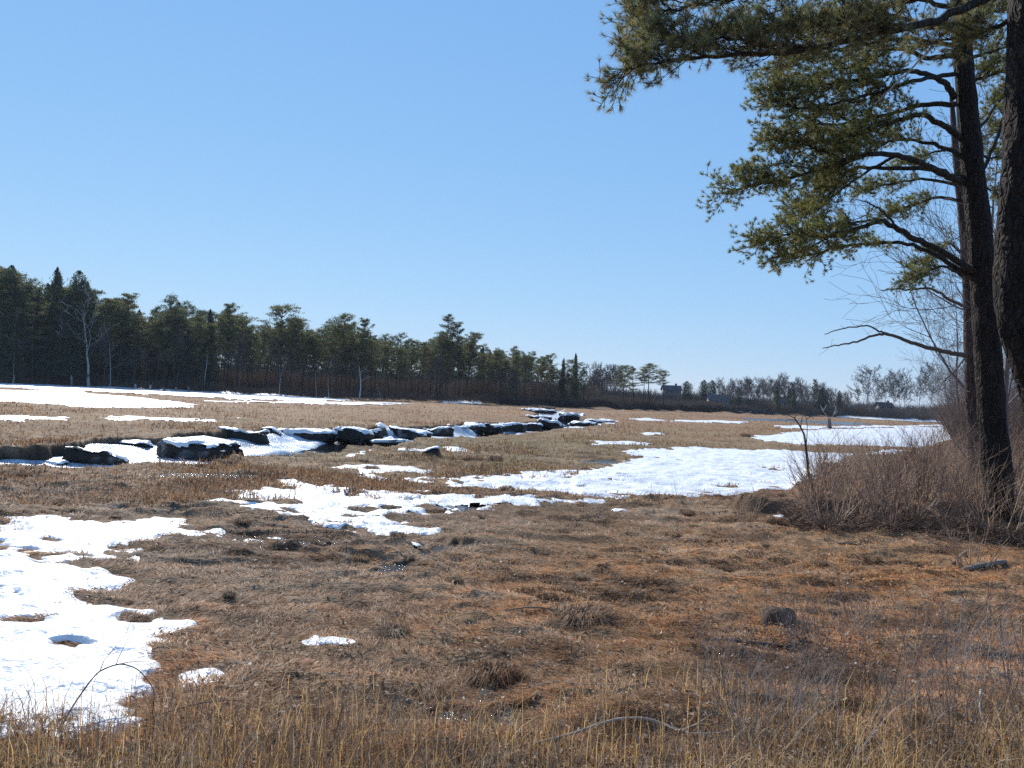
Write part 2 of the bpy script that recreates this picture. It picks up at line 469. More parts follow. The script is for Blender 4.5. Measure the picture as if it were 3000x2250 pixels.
M_snow = bpy.data.materials.new('snow')
n, l, b = nodes_of(M_snow)
tc = n.new('ShaderNodeTexCoord')
n1 = n.new('ShaderNodeTexNoise'); n1.inputs['Scale'].default_value = 1.3; n1.inputs['Detail'].default_value = 8; n1.inputs['Roughness'].default_value = .7
cr = n.new('ShaderNodeValToRGB'); cr.color_ramp.elements[0].position = .3; cr.color_ramp.elements[0].color = (.58, .58, .57, 1); cr.color_ramp.elements[1].position = .6; cr.color_ramp.elements[1].color = (.86, .87, .88, 1)
n2 = n.new('ShaderNodeTexNoise'); n2.inputs['Scale'].default_value = 16; n2.inputs['Detail'].default_value = 6
bp = n.new('ShaderNodeBump'); bp.inputs['Distance'].default_value = .03; bp.inputs['Strength'].default_value = 1
for a, c in ((tc.outputs['Object'], n1.inputs[0]), (tc.outputs['Object'], n2.inputs[0]), (n1.outputs[0], cr.inputs[0]), (cr.outputs[0], b.inputs['Base Color']), (n2.outputs[0], bp.inputs['Height']), (bp.outputs[0], b.inputs['Normal'])):
    l.new(a, c)
b.inputs['Roughness'].default_value = .42
b.inputs['Specular IOR Level'].default_value = .35

M_ice = M_snow.copy(); M_ice.name = 'snowy_ice'
n = M_ice.node_tree.nodes
for q in n:
    if q.type == 'VALTORGB':
        q.color_ramp.elements[0].position = .42; q.color_ramp.elements[0].color = (.30, .36, .42, 1); q.color_ramp.elements[1].position = .56; q.color_ramp.elements[1].color = (.84, .86, .88, 1)
    if q.type == 'TEX_NOISE' and q.inputs['Scale'].default_value < 2: q.inputs['Scale'].default_value = .55
n['Principled BSDF'].inputs['Roughness'].default_value = .25
def water_mat(name, base, rough, scale, dist):
    m = bpy.data.materials.new(name)
    n, l, b = nodes_of(m)
    b.inputs['Base Color'].default_value = (*base, 1)
    b.inputs['Roughness'].default_value = rough
    b.inputs['IOR'].default_value = 1.33
    b.inputs['Specular IOR Level'].default_value = .6
    tc = n.new('ShaderNodeTexCoord'); nt = n.new('ShaderNodeTexNoise'); nt.inputs['Scale'].default_value = scale; nt.inputs['Detail'].default_value = 3
    bp = n.new('ShaderNodeBump'); bp.inputs['Distance'].default_value = dist
    l.new(tc.outputs['Object'], nt.inputs[0]); l.new(nt.outputs[0], bp.inputs['Height']); l.new(bp.outputs[0], b.inputs['Normal'])
    return m
M_water = water_mat('creek_water', (.012, .015, .018), .04, 2.5, .008)
M_pud = water_mat('puddle_water', (.02, .018, .014), .18, 26, .014)

# ------------------------------------------------------------------ the ground, one polar sheet
hi = 60.0
dd = np.concatenate([np.arange(1500, 230, -1.0), np.arange(230, 9, -.55)])
rad = FPX * HC / dd
rad = np.concatenate([[0.3, 1.0, 1.8], rad[rad > 2.4], [480, 520, 600, 800, 1200, 2000, 4000, 8000]])
ang = np.concatenate([np.arange(-180, -42, 6), np.arange(-42, 42, .105), np.arange(42, 180.1, 6)])
ang = R(1) * ang
RR, AA = np.meshgrid(rad, ang, indexing='ij')
GX, GY = RR * np.sin(AA), RR * np.cos(AA)
nr, na = GX.shape
X1, Y1 = GX.ravel(), GY.ravel()
ZG, ZB, CMK, PMK = zground(X1, Y1, True)
SNM = snow_m(X1, Y1)

def mixc(a, b, t):
    t = np.asarray(t)[..., None]
    return np.asarray(a) * (1 - t) + np.asarray(b) * t

def blob(X, Y, px, py, sx, sy):
    c = G(px, py)
    r = c[1]
    return np.exp(-((X - c[0]) / sx) ** 2 - ((Y - c[1]) / sy) ** 2)

def gcol(X, Y):
    """colour of the dead marsh hay by place, with shade of hollows painted in"""
    r = np.hypot(X, Y)
    a = fbm(X / 3.0, Y / 3.0, 91, 4)
    bb = fbm(X / .6, Y / .6, 95, 3)
    c = mixc([.215, .140, .085], [.285, .215, .15], sstep(-.5, .6, a))
    c = mixc(c, [.14, .085, .05], sstep(.05, .6, fbm(X / 1.7 + 5, Y / 1.7, 98, 4)) * .75)
    org = blob(X, Y, 1750, 1230, 5.5, 4.5) + .8 * blob(X, Y, 1350, 1300, 3.5, 2.0) + .5 * blob(X, Y, 700, 1330, 3, 2.0) + .5 * blob(X, Y, 1900, 1350, 3, 2)
    c = mixc(c, [.29, .168, .078], np.clip(org, 0, 1) * (.6 + .4 * bb))
    grey = blob(X, Y, 450, 1250, 2.5, 2.5) + .8 * blob(X, Y, 150, 1080, 6, 4) + .9 * blob(X, Y, 800, 1170, 3.5, 3.5)
    c = mixc(c, [.20, .155, .12], np.clip(grey, 0, 1) * .8)
    c = mixc(c, [.115, .08, .055], np.clip(blob(X, Y, 1250, 1110, 4, 2.6) + .5 * blob(X, Y, 1350, 1480, 2, .9), 0, 1) * .7)
    olive = blob(X, Y, 1250, 960, 16, 12) + .7 * blob(X, Y, 1000, 1000, 6, 6) + .5 * blob(X, Y, 1500, 930, 18, 20)
    c = mixc(c, [.14, .12, .055], np.clip(olive, 0, 1) * .8 * (.7 + .3 * a))
    far = sstep(45, 110, r)
    c = mixc(c, mixc([.20, .12, .07], [.27, .18, .11], sstep(-.4, .4, fbm(X / 12, Y / 6, 99, 3))), far * .75)
    near = sstep(60, 25, r)
    st = fbm(X / 1.5, Y / .45, 93, 4)
    c = mixc(c, [.065, .042, .028], sstep(.12, .45, st) * .75 * near)  # dark streaks paint in the shade of hollows, independent of the relief
    c = mixc(c, [.33, .26, .20], sstep(-.15, -.5, st) * .6 * near)
    c = mixc(c, [.10, .06, .035], sstep(.2, .55, vn(X / .28, Y / .14, 94)) * .45 * near)
    c = c * np.array([1.10, 1.0, .86])
    return c * (1 + .25 * bb)[..., None]

col = gcol(X1, Y1) * .9
mudc = np.array([.035, .028, .024])
col = mixc(col, mudc, sstep(-.1, .12, CMK))
col = mixc(col, [.05, .038, .028], sstep(-.2, .1, PMK))
rbk = sdf(RBANK, X1, Y1, -4.0)
col = mixc(col, [.17, .105, .065], sstep(-.2, .3, rbk))
up = sdf(UPLAND, X1, Y1, -6.0)
col = mixc(col, [.075, .052, .038], sstep(-1.0, 2.0, up))
Vg = np.stack([X1, Y1, ZG], -1)
idx = np.arange(nr * na).reshape(nr, na)
QG = np.stack([idx[:-1, :-1], idx[:-1, 1:], idx[1:, 1:], idx[1:, :-1]], -1).reshape(-1, 4)
ground = build('ground', Vg, None, M_ground, col, True, None, QG[:, ::-1])
kind(ground, 'structure')

# snow sheets lying on the ground, a few centimetres thick, grass tips break through the thin rims
def subset(name, V, quads, keep, mat):
    q = quads[keep[quads].all(1)]
    used = np.zeros(len(V), bool); used[q.ravel()] = True
    mp = np.cumsum(used) - 1
    return build(name, V[used], None, mat, None, True, None, mp[q][:, ::-1])
rr = np.hypot(X1, Y1)
th = .030 + .045 * sstep(.5, 4, rr * 0 + SNM)
ZF = zfine(X1, Y1)
zs = ZB + .72 * ZF + .012 + th * np.tanh(np.clip(SNM, -1, 9) / .16) + .018 * fbm(X1 / .7, Y1 / .5, 131, 3) + .012 * vn(X1 / 2.2, Y1 / 1.2, 137) + .03 * sstep(60, 140, rr)
zs = zs - 0.5 * sstep(-.3, .1, CMK)
zs = zs - .075 * islands(X1, Y1) * (SNM < 2.5)
snow = subset('snow', np.stack([X1, Y1, zs], -1), QG, (SNM > -.25) & (rr > 3) & (np.abs(AA.ravel()) < R(41.5)), M_snow)
kind(snow, 'stuff')

# creek water and the snow covered ice shelf along it
creek_v = np.stack([X1, Y1, np.full_like(X1, FLOOR - .02)], -1)
kind(subset('creek_water', creek_v, QG, (CMK > -.1) & (rr > 12), M_water), 'structure')
OPEN = [ip(p, FLOOR) for p in ([(500, 1000), (560, 985), (620, 978), (690, 971), (740, 958), (800, 953), (870, 955), (850, 985), (700, 1003), (560, 1012), (500, 1010)],
        [(1180, 931), (1190, 918), (1205, 905), (1240, 905), (1262, 920), (1255, 940), (1190, 945)], [(1040, 938), (1100, 937), (1100, 950), (1050, 953)])]
om = np.full(X1.shape, -4.0)
for p in OPEN: om = np.maximum(om, sdf(p, X1, Y1, -4.0))
om = om + .25 + .5 * vn(X1 / 1.2, Y1 / 2.5, 151) + .3 * vn(X1 / .5, Y1 / .9, 152)
zi = FLOOR + .07 + .08 * fbm(X1 / 1.5, Y1 / 1.5, 155, 4) + (.25 + .35 * vn(X1 / 2, Y1 / 2, 157)) * sstep(1.8, .2, CMK) * sstep(-.2, -.9, om) - .25 * sstep(-.7, .1, om)
kind(subset('creek_snow', np.stack([X1, Y1, zi], -1), QG, (CMK > -.1) & (rr > 12) & (om < .15), M_ice), 'stuff')
pv = np.stack([X1, Y1, ZB - .022], -1)
kind(subset('puddle_water', pv, QG, (PMK > -.25) & (rr > 3), M_pud), 'structure')

# ------------------------------------------------------------------ grass as stuff
def blades(name, px, py, length, width, lean, upright, colf, seed, jitter=.25):
    """bent blades rooted on the ground; lean = direction field, upright 0..1"""
    g = G(px, py)
    X, Y = g[:, 0], g[:, 1]
    z, zb, cm, pm = zground(X, Y, True)
    sm = snow_m(X, Y)
    ok = (cm < -.05) & ((sm < .10) | ((islands(X, Y) > .35) & (sm < 2.5))) & ((pm < -.05) | (rng.random(len(X)) < .12)) & (Y > 3)
    X, Y, z = X[ok], Y[ok], z[ok]
    n = len(X)
    L = (length[ok] if hasattr(length, '__len__') else length) * rng.uniform(.5, 1.3, n)
    W = (width[ok] if hasattr(width, '__len__') else width) * rng.uniform(.7, 1.3, n)
    th = lean(X, Y) + rng.normal(size=n) * .55
    el = (upright[ok] if hasattr(upright, '__len__') else upright) + rng.normal(size=n) * jitter
    el = np.clip(el, .03, 1.5)
    dx, dy = np.cos(th), np.sin(th)
    d1 = np.stack([dx * np.cos(el), dy * np.cos(el), np.sin(el)], -1)
    e2 = el - .35 - rng.random(n) * .3
    d2 = np.stack([dx * np.cos(e2), dy * np.cos(e2), np.sin(e2)], -1)
    s = np.stack([-dy, dx, rng.normal(size=n) * .7], -1)
    s /= np.linalg.norm(s, axis=1)[:, None]
    p0 = np.stack([X, Y, z - .01], -1)
    p1 = p0 + d1 * (L * .55)[:, None]
    p2 = p1 + d2 * (L * .45)[:, None]
    p2[:, 2] = np.maximum(p2[:, 2], z + .004)
    hw = (s * W[:, None] / 2)
    V = np.stack([p0 - hw, p0 + hw, p1 - hw * .8, p1 + hw * .8, p2], 1).reshape(-1, 3)
    b = np.arange(n)[:, None] * 5
    F = np.concatenate([b + [0, 1, 3], b + [0, 3, 2], b + [2, 3, 4]])
    c = colf(X, Y) * rng.uniform(.55, 1.6, n)[:, None]
    c = mixc(c, [.50, .40, .30], (rng.random(n) < .06) * .8)
    c = np.repeat(c, 5, 0)
    return kind(build(name, V, F, M_blade, c), 'stuff')

def swirl(X, Y):
    return 2.4 * vn(X / 1.6, Y / 1.6, 201) + 1.2 * vn(X / .5, Y / .5, 203) + 2.8
def stand(X, Y):
    return 6.28 * rng.random(len(X))
# matted salt hay, near to middle distance
N = 340000
py = 1010 + (1640 - 1010) * rng.random(N) ** .9; px = rng.uniform(-60, 2270, N)
dist = np.hypot(*G(px, py)[:, :2].T)
blades('marsh_hay', px, py, .10 + .0045 * dist, .0028 + .00045 * dist, swirl, .17, lambda X, Y: gcol(X, Y) * np.array([1.80, 1.60, 1.40]), 1)
# short standing tufts farther out
N = 130000
py = 842 + (1090 - 842) * rng.random(N); px = rng.uniform(-60, 2270, N)
hz = 855 + (px - 1106) * .0454
k = py > hz + 17
px, py = px[k], py[k]
g = G(px, py); dist = np.hypot(g[:, 0], g[:, 1])
pat = sstep(-.1, .45, fbm(g[:, 0] / 5, g[:, 1] / 5, 211, 3))
k = rng.random(len(px)) < .35 + .65 * pat
px, py, dist, pat = px[k], py[k], dist[k], pat[k]
blades('marsh_grass', px, py, .12 + .12 * pat + .0007 * dist, .006 + .0007 * dist, stand, 1.0, lambda X, Y: gcol(X, Y) * np.array([1.25, 1.10, .97]), 2)
# standing straw stems close by
N = 21000
py = 1480 + 420 * rng.random(N) ** .8; px = rng.uniform(-80, 2290, N)
g = G(px, py)
dens = .2 + .6 * sstep(1500, 1640, py) + .9 * fbm(g[:, 0] / .6, g[:, 1] / .6, 221, 2)
k = rng.random(N) < dens
px, py = px[k], py[k]
def strawc(X, Y):
    n = len(X)
    t = rng.random(n)
    gold = sstep(-.1, .5, fbm(X / .9, Y / .9, 225, 2))
    c = mixc([.36, .20, .09], [.68, .48, .22], t * .55 + .45 * gold)
    return mixc(c, [.15, .085, .05], (rng.random(n) < .35) * .85)
blades('straw_stems', px, py, .14 + .36 * rng.random(len(px)) ** 1.6, .0055, stand, 1.35, strawc, 3, .32)

def litter(n, seed):
    rn = np.random.default_rng(seed)
    py = 1130 + 560 * rn.random(n) ** .7; px = rn.uniform(-60, 2280, n)
    k = rn.random(n) < .25 + .75 * sstep(900, 2100, px) * (.4 + .6 * sstep(1500, 1250, py)) + .35 * sstep(1500, 1640, py)
    g = G(px[k], py[k]); X, Y = g[:, 0], g[:, 1]
    sm = snow_m(X, Y); ok = sm < .05
    X, Y = X[ok], Y[ok]; z = zground(X, Y)
    g = Geo()
    t = rn.random(len(X))
    c = mixc([.16, .085, .045], [.34, .20, .11], t); c = mixc(c, [.55, .46, .36], (rn.random(len(X)) < .12) * .9)
    g.leaves(np.stack([X, Y, z + rn.uniform(.005, .06, len(X))], -1), rn.uniform(.012, .03, len(X)) + .0009 * Y, c, flat=.5, r=rn)
    return kind(g.obj('leaf_litter', M_litter), 'stuff')
M_litter = mat_attr('dead_leaves', .6, .3, trans=.3)
litter(26000, 61)

# ------------------------------------------------------------------ tree builders
def bare_mesh(seed, H, r0, spread, fork, levels=4, twig=.012, up=.35, n1=9, colr=(.16, .14, .125), ctwig=(.13, .10, .085), lean=(0, 0), nseg=7):
    """returns (trunk Geo, branches Geo)"""
    r = random.Random(seed)
    T, B = Geo(), Geo()
    pts = [Vector((0, 0, -.2))]; d = Vector((lean[0], lean[1], 1)).normalized()
    st = H / nseg
    for i in range(nseg):
        d = (d + Vector((r.gauss(0, .09), r.gauss(0, .09), .05))).normalized()
        pts.append(pts[-1] + d * st)
    rd = [r0 * (1 - .88 * i / nseg) ** .9 * (1.25 if i == 0 else 1) for i in range(nseg + 1)]
    T.tube([tuple(p) for p in pts], rd, 7, colr)
    SA, SB, RA, RB, CC = [], [], [], [], []
    def grow(p, d, L, rr, lv):
        ns = 4 if lv < 2 else 3
        q = p; rc = rr
        for i in range(ns):
            d = (d + Vector((r.gauss(0, .16), r.gauss(0, .16), r.gauss(0, .12) + up * .22))).normalized()
            q2 = q + d * (L / ns)
            rn = max(rc * .72, twig * .5)
            SA.append(tuple(q)); SB.append(tuple(q2)); RA.append(rc); RB.append(rn)
            CC.append(colr if lv < 2 else ctwig)
            if lv < levels:
                for _ in range(r.choice((1, 1, 2)) if lv > 0 else 2):
                    ax = Vector((r.gauss(0, 1), r.gauss(0, 1), r.gauss(0, .6))).cross(d)
                    if ax.length > .01:
                        d2 = (Matrix.Rotation(r.uniform(.35, .9), 3, ax.normalized()) @ d)
                        grow(q2, d2, L * r.uniform(.42, .68), max(rn * .6, twig * .6), lv + 1)
            q = q2; rc = rn
    for k in range(n1):
        t = fork + (1 - fork) * (k + r.random()) / n1
        f = t * nseg; i = min(int(f), nseg - 1)
        p = pts[i].lerp(pts[i + 1], f - i)
        a = k * 2.4 + r.uniform(-.5, .5)
        el = r.uniform(.35, .95)
        d = Vector((math.cos(a) * math.cos(el), math.sin(a) * math.cos(el), math.sin(el)))
        grow(p, d, spread * (1.15 - .6 * t) * r.uniform(.8, 1.2), rd[i] * .5, 1)
    B.segs(SA, SB, RA, RB, 3, np.array(CC))
    return T, B

def bare_tree(label, *a, group=None, name='bare_tree', loc=(0, 0, 0), **k):
    T, B = bare_mesh(*a, **k)
    t = thing(name, label, 'tree', loc, group)
    T.obj('trunk', M_farbark, t, True); B.obj('branches', M_farbark, t)
    return t

def pine_tree(label, seed, H, cs, wid, flatc=.45, dens=1.0, green=(.055, .068, .028), group=None, name='pine_tree', bend=.05, double=False, size=.16, top=.6):
    """pitch/white pine: bare lower trunk, irregular tiers of foliage pads. cs = where the crown starts"""
    r = random.Random(seed); rn = np.random.default_rng(seed)
    T, B, L = Geo(), Geo(), Geo()
    stems = 2 if double else 1
    for sidx in range(stems):
        pts = [Vector((0, 0, -.3))]; d = Vector((r.gauss(0, bend), r.gauss(0, bend), 1)).normalized()
        ns = 12
        hh = H * (1 if sidx == 0 else .96)
        off = Vector((.13 * H * .25, 0, 0)) * sidx
        for i in range(ns):
            d = (d + Vector((r.gauss(0, bend), r.gauss(0, bend), .1)) + off * (.35 if i < 4 else -.12)).normalized()
            pts.append(pts[-1] + d * (hh + .3) / ns)
        r0 = .0125 * H
        rd = [r0 * (1 - .85 * i / ns) * (1.3 if i == 0 else 1) for i in range(ns + 1)]
        T.tube([tuple(p) for p in pts], rd, 8, (.055, .043, .036))
        SA, SB, RA, RB = [], [], [], []
        cen = []; csz = []
        nb = int(30 * dens)
        for k in range(nb):
            t = cs + (1 - cs) * ((k + r.random()) / nb)
            f = t * ns; i = min(int(f), ns - 1)
            p = pts[i].lerp(pts[i + 1], f - i)
            u = (t - cs) / (1 - cs)
            Lb = wid * (math.sin(math.pi * min(1, (u * (1 - top * .35) + .16))) ** .7) * r.uniform(.45, 1.15)
            a = k * 2.4 + r.uniform(-.7, .7)
            el = r.uniform(-.05, .5) + u * .35
            d = Vector((math.cos(a) * math.cos(el), math.sin(a) * math.cos(el), math.sin(el)))
            q = p; nsb = 4
            for j in range(nsb):
                q2 = q + d * (Lb / nsb)
                SA.append(tuple(q)); SB.append(tuple(q2)); RA.append(r0 * .32 * (1 - j / nsb) + .01); RB.append(r0 * .32 * (1 - (j + 1) / nsb) + .008)
                d = (d + Vector((r.gauss(0, .15), r.gauss(0, .15), r.gauss(.06, .12)))).normalized()
                q = q2
                if j >= 1:
                    for _ in range(2 if j > 1 else 1):
                        c = q + Vector((r.gauss(0, .16), r.gauss(0, .16), r.uniform(0, .16))) * Lb * .5
                        SA.append(tuple(q)); SB.append(tuple(c)); RA.append(.02); RB.append(.01)
                        cen.append(tuple(c)); csz.append(r.uniform(.3, .62) * (.45 + .08 * wid * 3))
        # a few dead stubs below the crown
        for k in range(7):
            t = r.uniform(.2, cs); f = t * ns; i = int(f); p = pts[i].lerp(pts[i + 1], f - i)
            a = r.uniform(0, 6.28); d = Vector((math.cos(a), math.sin(a), r.uniform(-.2, .3)))
            SA.append(tuple(p)); SB.append(tuple(p + d * r.uniform(.4, wid * .5))); RA.append(.03); RB.append(.008)
        B.segs(SA, SB, RA, RB, 3, (.06, .048, .04))
        cen = np.array(cen); csz = np.array(csz)
        kk = int(38 * dens)
        ce = np.repeat(cen, kk, 0); cz = np.repeat(csz, kk)
        o = rn.normal(size=ce.shape) * cz[:, None] * np.array([.55, .55, .55 * flatc])
        cl = 1.75 * np.array(green)[None] * np.repeat(rn.uniform(.6, 1.45, len(cen)), kk)[:, None] * rn.uniform(.7, 1.3, len(ce))[:, None]
        cl[:, 0] *= rn.uniform(.85, 1.35, len(ce))
        L.leaves(ce + o, rn.uniform(.55, 1.2, len(ce)) * size, cl, r=rn)
    t = thing(name, label, 'tree', (0, 0, 0), group)
    T.obj('trunk', M_farbark, t, True); B.obj('branches', M_farbark, t); L.obj('crown', M_leaf, t)
    return t

def spruce_tree(label, seed, H, wid, green=(.03, .042, .022), group=None, name='spruce_tree', size=.17, base=.1, n=9000, blunt=0.0):
    rn = np.random.default_rng(seed)
    T, L = Geo(), Geo()
    T.tube([(0, 0, -.3), (0, 0, H * .5), (.05, 0, H * .97)], [.013 * H, .008 * H, .01], 7, (.05, .04, .033))
    nt = int(H * 2.2)
    u = rn.random(n) ** (.75)
    tier = np.floor(u * nt) / nt
    h = base * H + (1 - base) * H * (1 - u)
    u2 = np.clip(.5 * tier + .5 * u, 0, 1)
    a = rn.random(n) * 6.28
    lob = .72 + .5 * vn(a * 2.2, h * .9, seed) + .3 * vn(a * 5, h * 3, seed + 2)
    rmax = wid * ((u2 * (1 - blunt) + blunt) ** .8) * lob * (1 - .25 * ((u * nt) % 1)) * np.minimum(1, u * 12 + .15)
    rr_ = rmax * np.sqrt(rn.uniform(.08, 1, n))
    cen = np.stack([rr_ * np.cos(a), rr_ * np.sin(a), h - .22 * rr_ + .1], -1)
    cl = 1.7 * np.array(green)[None] * rn.uniform(.55, 1.5, n)[:, None]
    L.leaves(cen, rn.uniform(.6, 1.3, n) * size, cl, r=rn)
    t = thing(name, label, 'tree', (0, 0, 0), group)
    T.obj('trunk', M_farbark, t, True); L.obj('crown', M_leaf, t)
    return t

def ground_z(x, y):
    return float(zground(np.array([x], float), np.array([y], float))[0])

def span_height(px, ptop, X, Y, z0):
    """height so that a tree rooted at (X, Y, z0) reaches picture row ptop"""
    d = rays(px, ptop)
    t = Y / d[1]
    return HC + d[2] * t - z0

def shore_at(px, off):
    """ground point `off` metres behind the shore line in the direction of picture column px"""
    xs = [a for a, _ in SHORE]; ys = [b for _, b in SHORE]
    py = np.interp(px, xs, ys)
    g = G(px, py)[:2]
    rr0 = np.hypot(*g)
    p = g * (rr0 + off) / rr0
    return float(p[0]), float(p[1])

# ------------------------------------------------------------------ the pine wood across the marsh
SKY = np.array([(-120, 560), (0, 575), (40, 596), (62, 606), (85, 605), (115, 588), (130, 612), (165, 586), (200, 618), (225, 640), (262, 640), (300, 650), (335, 662), (372, 645), (420, 668), (455, 672),
                (485, 662), (530, 690), (560, 698), (610, 668), (650, 695), (680, 700), (720, 686), (775, 692), (810, 712), (865, 716), (905, 728), (945, 702), (975, 735), (1008, 722), (1040, 745), (1090, 745),
                (1140, 755), (1185, 762), (1210, 775), (1240, 766), (1255, 795)], float)
def skyline(px): return float(np.interp(px, SKY[:, 0], SKY[:, 1]))

G_P = 'pines of the wood across the marsh'
protos = []
for i, (cs, wd, fl, db, gr) in enumerate([
        (.52, 3.5, .38, False, (.070, .082, .030)), (.60, 3.1, .35, False, (.076, .084, .032)), (.34, 3.9, .5, False, (.050, .066, .030)),
        (.56, 3.9, .34, False, (.080, .084, .032)), (.26, 3.8, .55, False, (.048, .064, .032)), (.62, 2.7, .4, False, (.072, .080, .032)),
        (.40, 3.5, .5, False, (.052, .068, .030)), (.54, 3.7, .36, False, (.072, .078, .028))]):
    protos.append((pine_tree('', 100 + i, 16, cs, wd, fl, 1.0, gr, G_P), 16))
G_S = 'dense dark conifers of the wood across the marsh'
sprs = [(spruce_tree('', 150 + i, 18, wd * 1.45, n=15000, green=gr, group=G_S, name='spruce_tree', blunt=bl, base=.12), 18) for i, (wd, gr, bl) in enumerate([(3.0, (.030, .044, .026), .08), (3.8, (.036, .050, .026), .25), (2.4, (.026, .040, .026), .12)])]
G_B = 'leafless trees among the pines across the marsh'
bars = [(bare_tree('', 170 + i, 13, .13, 4.2, .3, group=G_B, levels=4, twig=.055, n1=13, colr=cr_, ctwig=ct), 13) for i, (cr_, ct) in enumerate([((.17, .15, .14), (.12, .10, .09)), ((.13, .11, .10), (.11, .09, .08)), ((.22, .20, .18), (.14, .12, .11))])]
used = set()
def place(pool, px, off, ptop, label, group, idx=None, sx=1.0, rz=None, tilt=None, dxy=None):
    i = random.randrange(len(pool)) if idx is None else idx
    o, H0 = pool[i]
    x, y = shore_at(px, off) if dxy is None else dxy
    z = ground_z(x, y)
    H = span_height(px, ptop, x, y, z)
    s = H / H0
    t = dup(o, label, (x, y, z - .1), random.uniform(0, 6.28) if rz is None else rz, (s * sx, s * sx, s), group, tilt or (random.gauss(0, .012), random.gauss(-.022, .02)))
    return t
heroes = [  # px, off, top row, pool, idx, width, label
    (612, 2, 664, 'p', 7, 1.25, 'tall flat-topped pine standing proud of the wood with sky showing through its crown'),
    (165, 3, 584, 's', 1, .9, 'tall broad dark conifer, second peak of the tall end of the wood'),
    (117, 3, 577, 's', 0, .9, 'tallest pointed dark conifer of the wood above the snow strip'),
    (8, 3, 572, 's', 1, .8, 'tall dark conifer cut by the picture edge behind the snow strip'),
    (268, 3, 638, 'p', 5, .9, 'slender pine beside a gap of leafless treetops'),
    (375, 2, 642, 'p', 4, 1.0, 'dense pine with heavy dark top standing behind the old posts'),
    (484, 4, 659, 'p', 5, .8, 'narrow feathery pine pointing above its neighbours'),
    (452, 4, 668, 's', 2, .9, 'thin dark spire just beside the narrow feathery pine'),
    (722, 2, 682, 'p', 0, .95, 'pine with open umbrella top next after the flat-topped giant'),
    (776, 3, 690, 'p', 5, .8, 'small-headed pine on a bare stem above the white snags'),
    (1008, 2, 720, 'p', 1, .9, 'round-headed pine standing beyond the twin-topped pine'),
    (1240, 6, 762, 's', 2, .75, 'thin ragged spruce at the low end of the wood'),
    (1212, 5, 772, 's', 0, .7, 'dark pointed spruce near the low end of the wood'),
    (1262, 1, 800, 'p', 6, .85, 'lone dark pine ending the wood beside the bare trees'),
]
pools = {'p': protos, 's': sprs, 'b': bars}
for px, off, top, pk, ix, sx, lab in heroes:
    place(pools[pk], px, off, top, lab, None, ix, sx)
tw = pine_tree('twin-topped pine whose two crowns rise side by side above the wood', 190, 18, .55, 2.6, .42, .9, (.055, .066, .03), double=True)
x, y = shore_at(940, 2); z = ground_z(x, y); s = span_height(940, 697, x, y, z) / 18
tw.location = (x, y, z - .1); tw.scale = (s * 1.1,) * 3

def zone_label(px, row, kindw):
    if kindw == 'p':
        if px < 300: return 'tall pine in the dark high end of the wood behind the snow strip'
        if px < 580: return 'pine in the wood between the old posts and the flat-topped giant'
        if px < 900: return 'long-stemmed pine in the wood between flat-topped giant and twin-topped pine'
        return 'slim pine at the low end of the wood past the twin-topped pine'
    if kindw == 's':
        return 'dark conifer filling the high end of the wood' if px < 420 else 'dark conifer filling the low stretch of the wood'
    return 'leafless grey tree at the foot of the high dark pines' if px < 420 else 'leafless grey tree among the pine stems behind the marsh'
def zone_group(px, kindw):
    z = 'a' if px < 300 else 'b' if px < 580 else 'c' if px < 900 else 'd'
    if kindw == 'p': return {'a': 'pines in the high end of the wood', 'b': 'pines behind the old posts', 'c': 'long-stemmed pines in the middle of the wood', 'd': 'pines at the low end of the wood'}[z]
    if kindw == 's': return 'dark conifers in the high end of the wood' if px < 420 else 'dark conifers in the low stretch of the wood'
    return 'leafless trees below the high pines' if px < 420 else 'leafless trees among the pine stems'
for row, (off0, off1, step, drop) in enumerate([(.5, 4, 21, 14), (5, 10, 24, 10), (12, 20, 27, 4), (24, 38, 22, 6), (38, 52, 20, 10)]):
    px = -70 + row * 7
    while px < 1245:
        q = px + random.uniform(-8, 8)
        if q > 430 and row in (2, 3, 4):
            o0, o1 = (54, 62) if row == 2 else (63, 76) if row == 3 else (77, 92)
            if row > 2 and q > 1150: px += step; continue
        else: o0, o1 = off0, off1
        top = skyline(q) + random.uniform(0, 1) ** 1.2 * 44 * (1 - q / 2600) + drop
        if q < 240: kw = random.choice('sppps' if row < 2 else 'sssp')
        elif q < 440: kw = random.choice('ppppsb' if row < 2 else 'ssp')
        else: kw = random.choice('ppppppb' if row == 0 else 'ppppppppppps' if row < 3 else 'pppps')
        if kw == 'b': top += 45
        place(pools[kw], q, random.uniform(o0, o1), top, zone_label(q, row, kw), zone_group(q, kw), idx=(random.choice((2, 4, 6)) if kw == 'p' and row > 1 else random.choice((0, 1, 3, 5, 7)) if kw == 'p' and q > 250 else None), sx=random.uniform(.8, 1.1) * (.85 if kw == 's' else 1.0) * (1.15 if q < 300 else 1))
        px += step * random.uniform(.75, 1.25) * (1 if q < 900 else .8)
# extra leafless understorey
for i in range(34):
    q = random.uniform(-40, 1250)
    place(bars, q, random.uniform(1, 9), skyline(q) + random.uniform(70, 120) * (1 - q / 2400), zone_label(q, 0, 'b'), zone_group(q, 'b'), sx=.8)

